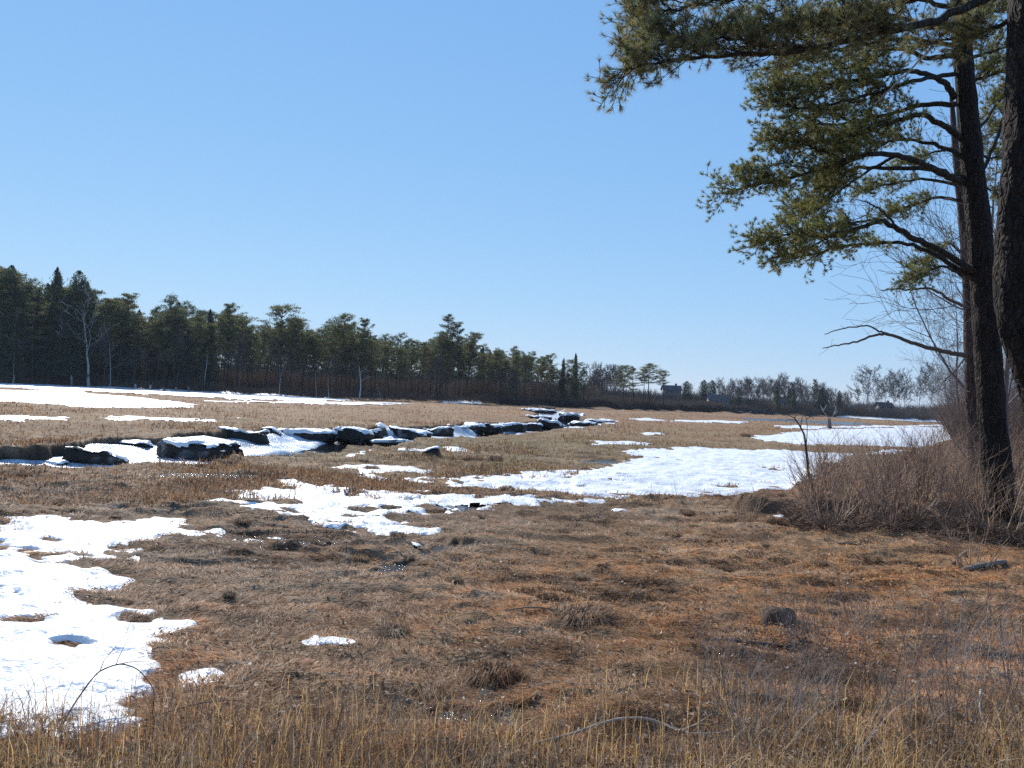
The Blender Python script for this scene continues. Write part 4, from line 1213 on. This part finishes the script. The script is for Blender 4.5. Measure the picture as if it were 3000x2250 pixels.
for i, (px, py, h) in enumerate([(292, 842, 1.2), (324, 844, 1.2), (353, 846, .9), (380, 848, 1.1), (407, 848, 1.2)]):
    c = G(px, py)
    g = Geo(); z = ground_z(c[0], c[1])
    g.tube([(0, 0, -.3), (.02, 0, h * .5), (random.uniform(-.06, .06), 0, h * .93), (0, 0, h)], [.24, .22, .2, .12], 9, (.17, .14, .12) if i > 1 else (.36, .33, .30), bumpy=.2, seed=i)
    o = g.obj('wooden_post', M_wood, None, True); o.location = (c[0], c[1], z)
    tag(o, ['pale old mooring post, first of five on the snow by the wood', 'second old post, pale, standing on the snow by the wood', 'shortest dark post, in the middle of five on the snow',
            'fourth dark post on the snow by the wood', 'last dark post of five on the snow by the wood'][i], 'post', 'old wooden posts by the wood')
# dead stump standing on the marsh
c = G(1792, 926); z = ground_z(c[0], c[1])
st = thing('dead_tree', 'short thick dead stump with thin forked limbs out on the marsh', 'tree', (c[0], c[1], z - .05))
g = Geo(); g.tube([(0, 0, -.1), (-.05, 0, .5), (-.12, 0, 1.1), (-.1, 0, 1.35)], [.34, .26, .24, .12], 10, (.16, .13, .12), bumpy=.2); g.obj('trunk', M_wood, st, True)
g = Geo()
for (a, b_) in [((-.1, 0, 1.2), (-.9, .1, 2.3)), ((-.9, .1, 2.3), (-1.3, 0, 3.0)), ((-.1, 0, 1.2), (.5, 0, 1.9)), ((.5, 0, 1.9), (.75, 0, 2.7)), ((.75, 0, 2.7), (.4, 0, 3.3)), ((-.9, .1, 2.3), (-.5, 0, 3.1)), ((.5, 0, 1.9), (1.0, .1, 2.4))]:
    g.segs([a], [b_], [.07], [.035], 5, (.3, .26, .24))
g.obj('branches', M_wood, st)

# ------------------------------------------------------------------ shrubs
def shrub_mesh(seed, n, H, spread, colr, r0=.007, lv=3, base=.25):
    r = random.Random(seed)
    SA, SB, RA, RB, CC = [], [], [], [], []
    def grow(p, d, L, rr, k):
        ns = 4
        for i in range(ns):
            d = (d + Vector((r.gauss(0, .12), r.gauss(0, .12), r.gauss(0, .08)))).normalized()
            q = p + d * L / ns
            SA.append(tuple(p)); SB.append(tuple(q)); RA.append(rr); RB.append(rr * .82); rr *= .82
            f = r.uniform(.75, 1.3); CC.append((colr[0] * f, colr[1] * f, colr[2] * f))
            if k < lv and i > 0:
                for _ in range(r.choice((0, 1, 1, 2))):
                    d2 = (d + Vector((r.gauss(0, .45), r.gauss(0, .45), r.uniform(-.1, .4)))).normalized()
                    grow(q, d2, L * r.uniform(.3, .6), rr * .7, k + 1)
            p = q
    for i in range(n):
        a = r.uniform(0, 6.28); q = base * math.sqrt(r.random())
        out = spread * r.uniform(.2, 1)
        d = Vector((math.cos(a) * out, math.sin(a) * out, 1)).normalized()
        grow(Vector((math.cos(a) * q, math.sin(a) * q, -.05)), d, H * r.uniform(.6, 1.05), r0, 1)
    g = Geo(); g.segs(SA, SB, RA, RB, 3, np.array(CC))
    return g
shr = []
for i, (n_, H_, sp, cc) in enumerate([(14, 1.5, .6, (.30, .19, .13)), (17, 1.2, .8, (.40, .28, .19)), (12, 1.7, .5, (.17, .11, .08)), (16, 1.3, .9, (.36, .25, .17))]):
    o = shrub_mesh(500 + i, n_, H_, sp, cc, .014).obj('bare_shrub', M_twig)
    tag(o, '', 'shrub'); shr.append((o, H_))
shr_near = []
for i, (n_, H_, sp, cc) in enumerate([(6, .8, .7, (.28, .22, .18)), (8, .65, .9, (.44, .37, .31)), (7, .95, .5, (.16, .115, .095))]):
    o = shrub_mesh(520 + i, n_, H_, sp, cc, .0046, 3, .12).obj('bare_shrub', M_twig)
    tag(o, '', 'shrub'); shr_near.append((o, H_))
def put_shrub(pool, px, py, s, label, group=None, i=None, z=None):
    o0, H0 = pool[random.randrange(len(pool)) if i is None else i]
    o = o0.copy(); C.objects.link(o)
    c = G(px, py, .25 if pool is shr else 0.0)
    o.location = (c[0], c[1], ground_z(c[0], c[1]) - .02); o.scale = (s, s, s); o.rotation_euler = (0, 0, random.uniform(0, 6.28))
    o['label'] = label
    if group: o['group'] = group
put_shrub(shr, 1765, 1098, .95, 'outermost leafless shrub fanning over the snowfield at the crooked sapling', None, 0)
put_shrub(shr, 1620, 1100, .5, 'small leaning leafless shrub at the start of the shrub bank', None, 3)
put_shrub(shr, 1870, 1112, .9, 'brown leafless shrub in the middle of the shrub bank edge', None, 1)
put_shrub(shr, 2100, 1190, .7, 'low tangled shrub at the foot of the big pine', None, 1)
GS = 'leafless shrubs massed along the right bank'
for i in range(86):
    px = 1700 + 530 * random.random() ** .8; py = random.uniform(985, 1135)
    lo = np.interp(px, [1700, 1750, 1800, 1920, 2010, 2060], [1085, 1040, 1015, 996, 985, 960])
    if py < lo: continue
    put_shrub(shr, px, py + (px - 1900) * .04, random.uniform(.5, .9) * (1 + max(0, px - 1880) * .0013), 'leafless brown shrub in the tangle along the wooded bank', GS)
for i in range(70):
    px = random.uniform(2045, 2320); py = random.uniform(925, 985)
    put_shrub(shr, px, py, random.uniform(.9, 1.8), 'tall leafless shrub in the thicket behind the big pines', 'tall shrubs behind the big pines')
GN = 'thin leafless briars growing in the near hay'
for i in range(110):
    px = 1480 + 760 * random.random() ** .7; py = random.uniform(1340, 1680) + max(0, 1800 - px) * .2
    put_shrub(shr_near, px, py, random.uniform(.45, .85), 'thin leafless briar in the tangle at the near corner', GN)
for i in range(60):
    px = random.uniform(-30, 1500); py = random.uniform(1590, 1760)
    put_shrub(shr_near, px, py, random.uniform(.3, .55), 'small dark bare sprig rising from the near straw', 'dark sprigs in the near straw')
for i in range(10):
    px = random.uniform(1080, 1500); py = random.uniform(1090, 1140)
    put_shrub(shr_near, px, py, random.uniform(.4, .7), 'sparse leafless sprig at the foot of the big snowfield', 'sprigs below the snowfield')
for o, _ in shr + shr_near: bpy.data.objects.remove(o)

# dark thatch under the shrub bank
def scatter_bank(n, seed):
    rn = np.random.default_rng(seed)
    px = 1690 + 540 * rn.random(n) ** .8; py = np.interp(px, [1560, 1760, 2000, 2110, 2230], [1098, 1126, 1134, 1140, 1160]) + rn.normal(size=n) * 7 + 7 * vn(px / 40, px * 0, 5)
    c = G(px, py, .15); X, Y = c[:, 0], c[:, 1]
    z = zground(X, Y)
    a = rn.random(n) * 6.28; L = rn.uniform(.06, .26, n)
    d = np.stack([np.cos(a), np.sin(a) - .4, rn.uniform(-.3, .9, n)], -1)
    p0 = np.stack([X, Y, z + rn.uniform(0, .15, n)], -1)
    g = Geo(); g.segs(p0, p0 + d * L[:, None], np.full(n, .006), np.full(n, .003), 3, np.array([.17, .105, .07])[None] * rn.uniform(.3, 1.8, n)[:, None])
    return kind(g.obj('root_tangle', M_twig), 'stuff')
scatter_bank(14000, 77)

# tall brush filling the wooded bank on the far side of the big pines
rn_ = np.random.default_rng(88); n_ = 42000
d_ = 42 + 170 * rn_.random(n_); px_ = np.interp(d_, [42, 60, 200], [2080, 2060, 2035]) + 330 * rn_.random(n_)
c_ = P(px_, np.full(n_, 920.), d_); z_ = zground(c_[:, 0], c_[:, 1])
h_ = rn_.uniform(.5, 1, n_) * (2.2 + .012 * d_) * (1 + .4 * vn(c_[:, 0] / 3, c_[:, 1] / 5, 8))
p_ = np.stack([c_[:, 0], c_[:, 1], z_], -1); w_ = .006 + .00022 * d_
g = Geo(); g.segs(p_, p_ + np.stack([rn_.normal(size=n_) * .35, rn_.normal(size=n_) * .35, np.ones(n_)], -1) * h_[:, None], w_, w_ * .5, 3, mixc([.15, .10, .075], [.30, .20, .15], rn_.random(n_)))
kind(g.obj('undergrowth', M_farbark), 'stuff')

# crooked sapling
def limbpts(pl, Y, jz=0.0):
    a = np.array([(p[0], p[1]) for p in pl], float)
    Ys = np.array([p[2] if len(p) > 2 else Y for p in pl], float)
    return P(a[:, 0], a[:, 1], Ys)
sapY = 19.0
sp = thing('sapling', 'crooked dark leafless sapling rising alone out of the shrubs before the snowfield', 'tree', tuple(P(1772, 1125, sapY)))
base = np.array(sp.location)
def rel(pts): return pts - base
def smooth(pts, k=5, it=2):
    t = np.linspace(0, len(pts) - 1, (len(pts) - 1) * k + 1)
    q = np.stack([np.interp(t, np.arange(len(pts)), pts[:, i]) for i in range(3)], -1)
    for _ in range(it): q[1:-1] = (q[:-2] + q[1:-1] * 2 + q[2:]) / 4
    return q
g = Geo()
q = smooth(rel(limbpts([(1772, 1125), (1765, 1085), (1752, 1050), (1745, 1010), (1742, 975), (1738, 940), (1728, 920), (1716, 903)], sapY)))
g.tube(q, np.linspace(.045, .014, len(q)), 7, (.06, .045, .04)); g.obj('trunk', M_twig, sp, True)
g = Geo()
for pl in ([(1730, 922), (1732, 900), (1745, 890)], [(1742, 960), (1744, 930), (1743, 905), (1735, 888)], [(1716, 903), (1700, 895), (1690, 898)], [(1716, 903), (1722, 893), (1735, 892), (1750, 900)], [(1720, 908), (1704, 905), (1696, 910)], [(1743, 905), (1752, 898), (1758, 906)]):
    q = smooth(rel(limbpts(pl, sapY)), 3); g.tube(q, np.linspace(.012, .005, len(q)), 4, (.11, .09, .08))
g.obj('branches', M_twig, sp)

# ------------------------------------------------------------------ the big pines close by
def bark_trunk(name, pl, wpx, Y, parent, base, colr, sides=26, seed=0):
    pts = limbpts(pl, Y); n0 = len(pts)
    t = np.linspace(0, n0 - 1, (n0 - 1) * 14 + 1)
    q = np.stack([np.interp(t, np.arange(n0), pts[:, i]) for i in range(3)], -1)
    for _ in range(12): q[1:-1] = (q[:-2] + q[1:-1] * 2 + q[2:]) / 4
    Ys = q[:, 1]
    r_ = np.interp(t, np.arange(n0), wpx) / 2 / FPX * Ys
    g = Geo(); g.tube(q - base, r_, sides, colr, bumpy=.09, seed=seed)
    return g.obj(name, M_bark, parent, True)

def foliage_limb(Bg, Ng, pts, r0, r1, rs, f0=.3, ntw=26, tl=.55, colr=(.05, .045, .035), green=(.185, .195, .068), needle=.085, width=.0075, thick=.35, nper=30, zup=.35, depthspread=.5):
    """limb tube plus twigs carrying needle tufts; rs: random.Random"""
    q = smooth(pts, 5, 2)
    n = len(q)
    rn = np.random.default_rng(rs.randrange(1 << 30))
    q = q + np.concatenate([[np.zeros(3)], rn.normal(size=(n - 1, 3)) * .012])
    Bg.tube(q, np.linspace(r0, r1, n), 7, colr)
    SA, SB, RA, RB = [], [], [], []
    TC, TD = [], []
    ntw = int(ntw * 1.4)
    for k in range(ntw):
        t = f0 + (1 - f0) * ((k + rs.random()) / ntw)
        f = t * (n - 1); i = min(int(f), n - 2)
        p = Vector(q[i]).lerp(Vector(q[i + 1]), f - i)
        tan = (Vector(q[i + 1]) - Vector(q[i])).normalized()
        side = rs.choice((-1, 1))
        d = (tan * rs.uniform(.5, 1.1) + Vector((rs.gauss(0, .25), side * rs.uniform(.1, 1.0) * depthspread * 2, rs.gauss(zup, thick)))).normalized()
        L = tl * rs.uniform(.5, 1.2)
        rr_ = max(r1, .008)
        for j in range(4):
            p2 = p + d * L / 4
            SA.append(tuple(p)); SB.append(tuple(p2)); RA.append(rr_ * (1 - j * .18)); RB.append(rr_ * (1 - (j + 1) * .18))
            p = p2
            d = (d + Vector((rs.gauss(0, .2), rs.gauss(0, .2), rs.gauss(.05, .2)))).normalized()
            for _ in range(2 if j else 1):
                d3 = (d + Vector((rs.gauss(0, .6), rs.gauss(0, .6), rs.gauss(.1, .5)))).normalized()
                e = p + d3 * rs.uniform(.08, .24)
                SA.append(tuple(p)); SB.append(tuple(e)); RA.append(.004); RB.append(.003)
                TC.append(tuple(e)); TD.append(tuple(d3 * .8 + Vector((0, 0, .35))))
                if rs.random() < .7:
                    d4 = (d3 + Vector((rs.gauss(0, .7), rs.gauss(0, .7), rs.gauss(.15, .5)))).normalized()
                    e2 = p.lerp(e, .5) + d4 * rs.uniform(.06, .16)
                    SA.append(tuple(p.lerp(e, .5))); SB.append(tuple(e2)); RA.append(.004); RB.append(.003)
                    TC.append(tuple(e2)); TD.append(tuple(d4 * .8 + Vector((0, 0, .35))))
        TC.append(tuple(p)); TD.append(tuple(d))
    Bg.segs(SA, SB, RA, RB, 3, colr)
    TC = np.array(TC); TD = np.array(TD); TD /= np.linalg.norm(TD, axis=1)[:, None]
    m = len(TC)
    cl = np.array(green)[None] * rn.uniform(.6, 1.5, m)[:, None] * np.stack([rn.uniform(.85, 1.3, m), np.ones(m), rn.uniform(.7, 1.2, m)], -1)
    Ng.needles(TC, TD, nper, needle, width, cl, r=rn)

def bare_limb(Bg, pts, r0, r1, colr, twigs, rs, tl=.3):
    q = smooth(pts, 5, 2); n = len(q)
    rn = np.random.default_rng(rs.randrange(1 << 30)); q[1:] += rn.normal(size=(n - 1, 3)) * .012
    Bg.tube(q, np.linspace(r0, r1, n), 7, colr)
    SA, SB, RA, RB = [], [], [], []
    for k in range(twigs):
        i = rs.randrange(n // 4, n - 1); p = Vector(q[i]); tan = (Vector(q[i + 1]) - p).normalized()
        d = (tan + Vector((rs.gauss(0, .5), rs.gauss(0, .5), rs.gauss(0, .5)))).normalized(); L = tl * rs.uniform(.3, 1)
        for j in range(3):
            p2 = p + d * L / 3; SA.append(tuple(p)); SB.append(tuple(p2)); RA.append(.006 - j * .001); RB.append(.005 - j * .001); p = p2
            d = (d + Vector((rs.gauss(0, .3), rs.gauss(0, .3), rs.gauss(0, .3)))).normalized()
    if SA: Bg.segs(SA, SB, RA, RB, 3, colr)

BARK = (.028, .021, .017)
rs = random.Random(99)
# --- middle pine
Y1 = 16.9
b1 = P(2166, 1182, Y1); z1 = ground_z(b1[0], b1[1])
t1 = thing('pine_tree', 'big pine with dark furrowed trunk and long drooping needle boughs', 'tree', tuple(b1))
bark_trunk('trunk', [(2166, 1215), (2162, 1120), (2152, 1000), (2142, 880), (2136, 780), (2127, 640), (2118, 520), (2105, 400), (2092, 260), (2080, 120), (2072, -20), (2066, -160), (2060, -300)],
           [88, 64, 58, 55, 54, 51, 49, 45, 42, 38, 36, 33, 28], Y1, t1, b1, BARK)
Bg, Ng = Geo(), Geo()
def FL(pl, Y, r0, r1, base=b1, B=None, N_=None, **k):
    foliage_limb(B or Bg, N_ or Ng, limbpts(pl, Y) - base, r0, r1, rs, **k)
# lower boughs
FL([(2110, 592, 16.9), (2040, 545, 16.5), (1975, 515, 16.2), (1935, 492, 16), (1905, 476, 15.9), (1860, 492, 15.8), (1800, 508, 15.7), (1740, 512, 15.6), (1690, 506, 15.6), (1640, 520, 15.5)], Y1, .075, .012, f0=.50, ntw=40, tl=.62, thick=.22, zup=-.02)
FL([(2108, 605, 16.9), (2060, 575, 17), (2000, 540, 17.2), (1950, 524, 17.3), (1900, 525, 17.4), (1820, 530, 17.5), (1760, 548, 17.5), (1710, 560, 17.5)], Y1, .06, .012, f0=.5, ntw=30, tl=.6, thick=.25, zup=-.05)
FL([(1800, 508, 15.7), (1740, 540, 15.6), (1690, 555, 15.5), (1665, 545, 15.5)], Y1, .02, .008, f0=.1, ntw=14, tl=.45, thick=.25, zup=0)
FL([(1905, 476, 15.9), (1870, 478, 16), (1810, 488, 16.2), (1770, 490, 16.2)], Y1, .03, .008, f0=.3, ntw=12, tl=.4, thick=.2, zup=.0)
# middle bough group
FL([(2085, 395, 16.9), (2040, 378, 16.6), (1990, 352, 16.4), (1940, 336, 16.2), (1880, 332, 16), (1830, 345, 15.9), (1760, 370, 15.8), (1690, 390, 15.7), (1640, 398, 15.6), (1565, 415, 15.5)], Y1, .08, .01, f0=.42, ntw=54, tl=.6, thick=.3, zup=-.02)
FL([(2082, 385, 16.9), (2010, 364, 17.2), (1900, 362, 17.5), (1840, 362, 17.6), (1800, 395, 17.6), (1760, 430, 17.6), (1710, 452, 17.6)], Y1, .06, .01, f0=.5, ntw=36, tl=.6, thick=.3, zup=0)
FL([(1940, 336, 16.2), (1880, 365, 16.4), (1830, 400, 16.6), (1780, 440, 16.6), (1740, 465, 16.6)], Y1, .035, .01, f0=.3, ntw=28, tl=.6, thick=.3, zup=0)
FL([(1760, 370, 15.8), (1700, 350, 15.7), (1660, 360, 15.6), (1625, 372, 15.6)], Y1, .02, .007, f0=.1, ntw=14, tl=.4, thick=.2, zup=.05)
FL([(1830, 345, 15.9), (1760, 320, 15.8), (1710, 305, 15.7), (1665, 300, 15.7)], Y1, .025, .007, f0=.1, ntw=20, tl=.5, thick=.3, zup=0)
# upper boughs
FL([(2075, 300, 16.9), (2040, 272, 16.7), (1990, 246, 16.5), (1940, 260, 16.3), (1880, 275, 16.2), (1820, 298, 16.1), (1750, 310, 16), (1700, 300, 16)], Y1, .07, .01, f0=.3, ntw=52, tl=.7, thick=.35, zup=.0)
FL([(2066, 225, 16.9), (1990, 225, 17.2), (1920, 248, 17.4), (1850, 262, 17.6), (1780, 272, 17.6), (1710, 262, 17.7)], Y1, .06, .01, f0=.3, ntw=48, tl=.75, thick=.4, zup=.1)
FL([(2062, 210, 16.9), (2040, 176, 16.6), (2000, 158, 16.4), (1950, 152, 16.2), (1890, 168, 16.1), (1820, 178, 16), (1740, 186, 16), (1680, 196, 15.9)], Y1, .07, .01, f0=.4, ntw=52, tl=.65, thick=.35, zup=.0)
FL([(2060, 120, 16.9), (2000, 128, 17.2), (1940, 100, 17.4), (1880, 130, 17.5), (1820, 150, 17.6), (1760, 160, 17.6)], Y1, .06, .01, f0=.3, ntw=46, tl=.75, thick=.4, zup=.0)
FL([(1880, 275, 16.2), (1830, 300, 16.4), (1800, 340, 16.5), (1790, 370, 16.6)], Y1, .03, .01, f0=.2, ntw=20, tl=.5, thick=.3, zup=0)
FL([(2070, 60, 16.9), (2010, 60, 16.6), (1930, 30, 16.4), (1850, 40, 16.3), (1780, 60, 16.2)], Y1, .06, .01, f0=.3, ntw=46, tl=.8, thick=.4, zup=.1)
FL([(2068, 20, 16.9), (1990, 0, 17.2), (1900, -20, 17.4), (1800, -30, 17.6)], Y1, .06, .01, f0=.3, ntw=36, tl=.8, thick=.4)
# boughs on the other side of the trunk
FL([(2095, 290, 17), (2130, 262, 17.4), (2160, 215, 17.8), (2190, 190, 18)], Y1, .05, .01, f0=.3, ntw=20, tl=.5, thick=.3, zup=.05)
FL([(2112, 395, 17), (2140, 330, 17.3), (2165, 265, 17.6), (2178, 215, 17.8)], Y1, .055, .02, f0=.6, ntw=14, tl=.5)
FL([(2080, 130, 17), (2120, 120, 17.5), (2170, 100, 18), (2230, 110, 18.4)], Y1, .05, .01, f0=.3, ntw=26, tl=.6)
FL([(2076, 60, 17), (2120, 30, 17.5), (2180, 20, 18)], Y1, .05, .01, f0=.2, ntw=24, tl=.6)
FL([(2100, 330, 17), (2150, 345, 17.5), (2200, 330, 18)], Y1, .03, .01, f0=.3, ntw=12, tl=.4)
FL([(2062, 160, 16.9), (1990, 170, 16.2), (1900, 200, 15.9), (1800, 225, 15.8), (1720, 235, 15.7), (1675, 215, 15.7)], Y1, .05, .01, f0=.25, ntw=44, tl=.6, thick=.35, zup=.05)
FL([(2066, 100, 16.9), (1960, 80, 16.6), (1860, 95, 16.2), (1760, 120, 16), (1700, 140, 16)], Y1, .05, .01, f0=.25, ntw=50, tl=.75, thick=.4, zup=.05)
FL([(2080, 340, 16.9), (2020, 310, 17.4), (1950, 300, 17.7), (1880, 310, 17.8), (1800, 330, 17.9)], Y1, .05, .01, f0=.35, ntw=34, tl=.6, thick=.35, zup=.0)
FL([(2068, 180, 17), (2120, 170, 17.6), (2180, 150, 18)], Y1, .05, .01, f0=.2, ntw=20, tl=.6)
Bg.obj('boughs', M_bark, t1, True); Ng.obj('crown', M_needle, t1)
g = Geo()
bare_limb(g, limbpts([(1936, 491, 16), (1915, 462, 15.9), (1885, 442, 15.8), (1868, 434, 15.7), (1850, 431, 15.7)], 16) - b1, .028, .008, (.05, .04, .035), 4, rs)
bare_limb(g, limbpts([(1888, 444, 15.8), (1875, 462, 15.7), (1848, 474, 15.7), (1825, 476, 15.7)], 16) - b1, .012, .006, (.05, .04, .035), 3, rs)
bare_limb(g, limbpts([(2070, 25, 16.3), (2035, 75, 15.6), (1985, 135, 14.9), (1930, 185, 14.4), (1890, 225, 14.2)], 16) - b1, .03, .008, (.30, .24, .18), 5, rs)
g.obj('dead_branches', M_twig, t1, True)

# --- outer pine, trunk leaning across the picture edge; its top bough hangs over the marsh
Y2 = 10.0
b2 = P(2400, 1322, Y2)
t2 = thing('pine_tree', 'thick dark leaning pine cut by the picture edge, top bough reaching over the marsh', 'tree', tuple(b2))
bark_trunk('trunk', [(2410, 1345), (2360, 1200), (2320, 1040), (2275, 892), (2245, 800), (2217, 722), (2203, 650), (2204, 560), (2212, 430), (2221, 300), (2231, 100), (2233, -50), (2236, -300)],
           [150, 118, 108, 104, 102, 101, 100, 98, 98, 98, 96, 92, 80], Y2, t2, b2, (.025, .019, .016), seed=5)
Bg2, Ng2 = Geo(), Geo()
kw = dict(base=b2, B=Bg2, N_=Ng2)
GR2 = (.19, .19, .085)
FL([(2230, -60, 10), (2100, 15, 9.8), (1980, 55, 9.6), (1850, 85, 9.4), (1740, 108, 9.2), (1620, 118, 9.1), (1500, 122, 9.0), (1400, 138, 8.9), (1345, 152, 8.8)], Y2, .06, .006, f0=.25, ntw=48, tl=.46, thick=.26, zup=.25, green=GR2, width=.0045, **kw)
FL([(2200, -90, 10), (2000, -10, 10.2), (1850, 30, 10.3), (1700, 50, 10.3), (1560, 70, 10.2), (1450, 80, 10.2), (1390, 60, 10.1), (1370, 20, 10.1)], Y2, .05, .006, f0=.2, ntw=48, tl=.48, thick=.35, zup=.1, green=GR2, width=.0045, **kw)
FL([(2100, -120, 9.5), (1900, -60, 9.6), (1700, -20, 9.6), (1560, 0, 9.6), (1460, 20, 9.6), (1400, 30, 9.6)], Y2, .04, .006, f0=.2, ntw=32, tl=.45, thick=.35, zup=.0, green=GR2, width=.0045, **kw)
FL([(1740, 108, 9.2), (1640, 90, 9.2), (1540, 80, 9.3), (1440, 95, 9.3), (1380, 115, 9.3)], Y2, .02, .005, f0=.1, ntw=40, tl=.35, thick=.3, zup=.15, green=GR2, width=.0045, **kw)
FL([(1980, 55, 9.6), (1880, 60, 9.4), (1780, 50, 9.2), (1680, 60, 9.1)], Y2, .03, .006, f0=.1, ntw=32, tl=.4, thick=.35, zup=.05, green=GR2, width=.0045, **kw)
FL([(2220, 20, 10), (2150, 60, 10.4), (2080, 80, 10.8), (2000, 90, 11.2)], Y2, .04, .008, f0=.2, ntw=30, tl=.4, thick=.3, zup=.05, green=GR2, width=.0045, **kw)
Bg2.obj('boughs', M_bark, t2, True); Ng2.obj('crown', M_needle, t2)

# --- farther pine with two long dead limbs
Y3 = 27.0
b3 = P(2104, 1050, Y3)
t3 = thing('pine_tree', 'slender pine with two long bare dead limbs pointing over the marsh, behind the big trunk', 'tree', tuple(b3))
bark_trunk('trunk', [(2106, 1065), (2104, 980), (2102, 920), (2098, 840), (2097, 760), (2095, 680), (2090, 600), (2084, 520), (2078, 450), (2070, 380), (2062, 300), (2055, 200)],
           [28, 25, 25, 25, 26, 25, 22, 20, 18, 16, 13, 8], Y3, t3, b3, (.085, .055, .045), sides=14, seed=8)
Bg3, Ng3 = Geo(), Geo()
kw = dict(base=b3, B=Bg3, N_=Ng3, width=.009, needle=.11)
FL([(2076, 432, 27), (2020, 426, 26.5), (1980, 440, 26.3), (1940, 455, 26), (1925, 462, 26)], Y3, .06, .012, f0=.25, ntw=26, tl=.6, thick=.3, zup=0, **kw)
FL([(2070, 400, 27), (2000, 386, 27.5), (1950, 392, 27.8), (1900, 402, 28), (1875, 408, 28)], Y3, .06, .012, f0=.25, ntw=28, tl=.7, thick=.25, zup=0, **kw)
FL([(2086, 600, 27), (2040, 572, 26.6), (1995, 588, 26.4), (1968, 602, 26.3)], Y3, .06, .012, f0=.3, ntw=24, tl=.7, thick=.3, zup=-.1, **kw)
FL([(2088, 560, 27), (2050, 520, 27.4), (2020, 545, 27.6), (2000, 560, 27.6)], Y3, .05, .012, f0=.3, ntw=16, tl=.6, thick=.3, zup=0, **kw)
FL([(2074, 420, 27), (2120, 400, 27.5), (2170, 425, 28)], Y3, .05, .012, f0=.3, ntw=18, tl=.7, thick=.3, zup=0, **kw)
FL([(2064, 320, 27), (2010, 330, 27.4), (1960, 350, 27.6)], Y3, .05, .012, f0=.3, ntw=18, tl=.7, thick=.3, zup=0, **kw)
FL([(2060, 280, 27), (2110, 300, 27.4), (2160, 280, 27.6)], Y3, .05, .012, f0=.3, ntw=18, tl=.7, thick=.3, zup=0, **kw)
Bg3.obj('boughs', M_bark, t3, True); Ng3.obj('crown', M_needle, t3)
g = Geo()
DL = (.10, .075, .062)
bare_limb(g, limbpts([(2092, 666), (2060, 652), (2030, 633), (2005, 621), (1960, 627), (1935, 623), (1902, 627)], 26.5) - b3, .06, .016, DL, 5, rs, .5)
g.obj('dead_branch', M_twig, t3, True)
g = Geo()
bare_limb(g, limbpts([(2086, 768), (2060, 764), (2000, 750), (1960, 738), (1920, 721), (1895, 722), (1850, 738), (1810, 745), (1776, 753)], 26) - b3, .085, .014, DL, 6, rs, .5)
bare_limb(g, limbpts([(1920, 722), (1898, 715), (1876, 703), (1832, 707), (1800, 715), (1781, 723)], 26) - b3, .035, .012, DL, 4, rs, .4)
g.obj('dead_branch', M_twig, t3, True)
g = Geo()
bare_limb(g, limbpts([(2082, 775), (2065, 800), (2045, 815), (2020, 850)], 26) - b3, .03, .01, DL, 4, rs, .5)
g.obj('dead_branch', M_twig, t3, True)
g = Geo()
bare_limb(g, limbpts([(2095, 846), (2060, 842), (2035, 852)], 25) - b3, .02, .008, (.3, .24, .2), 3, rs, .4)
g.obj('dead_branch', M_twig, t3, True)

# leafless trees of the wooded bank behind the pines
GB2 = 'leafless trees in the wooded bank behind the big pines'
nb = [bare_tree('', 600 + i, 10, .12, 4.6, .22, group=GB2, levels=4, twig=.012, n1=11, colr=(.17, .13, .115), ctwig=(.15, .11, .095), up=.3, name='bare_tree') for i in range(4)]
def put_bare(px, py, Yd, H, label, group=None, i=None, sx=1.0):
    c = P(px, py, Yd)
    x, y = float(c[0]), float(c[1])
    return dup(nb[random.randrange(4) if i is None else i], label, (x, y, ground_z(x, y) - .1), random.uniform(0, 6.28), (H / 10 * sx, H / 10 * sx, H / 10), group)
put_bare(2125, 950, 34, 9.5, 'fine-twigged bare tree spreading behind the dead limbs', None, 0, 1.15)
put_bare(2185, 950, 24, 10.5, 'grey-stemmed bare tree seen between the two big trunks', None, 1, .8)
put_bare(2075, 930, 60, 10, 'bushy bare tree where the bank meets the far marsh', None, 2, 1.1)
put_bare(2110, 1000, 30, 12, 'tall airy bare tree whose twigs reach up among the pine boughs', None, 3, .9)
for i in range(60):
    Yd = random.uniform(45, 190)
    px = random.uniform(2035 if Yd > 90 else 2075 + (90 - Yd) * .3, 2330)
    put_bare(px, 920, Yd, random.uniform(5, 8) * (1.15 if Yd > 80 else .85), 'leafless tree in the thicket behind the big pines', GB2, None, random.uniform(.8, 1.2))
for o in nb: 
    for ch in list(o.children): bpy.data.objects.remove(ch)
    bpy.data.objects.remove(o)
for pool in (protos, sprs, bars, ever):
    for o, _ in pool:
        for ch in list(o.children): bpy.data.objects.remove(ch)
        bpy.data.objects.remove(o)

# ------------------------------------------------------------------ the thin sea air over the marsh
g = Geo(); boxg(g, -900, 900, -30, 900, -3, 60, (1, 1, 1))
M_haze = bpy.data.materials.new('haze'); M_haze.use_nodes = True
hn = M_haze.node_tree; hn.nodes.remove(hn.nodes['Principled BSDF'])
pvn = hn.nodes.new('ShaderNodeVolumePrincipled'); pvn.inputs['Color'].default_value = (.80, .88, 1, 1); pvn.inputs['Density'].default_value = .00013
hn.links.new(pvn.outputs[0], hn.nodes['Material Output'].inputs['Volume'])
kind(g.obj('haze', M_haze), 'stuff')
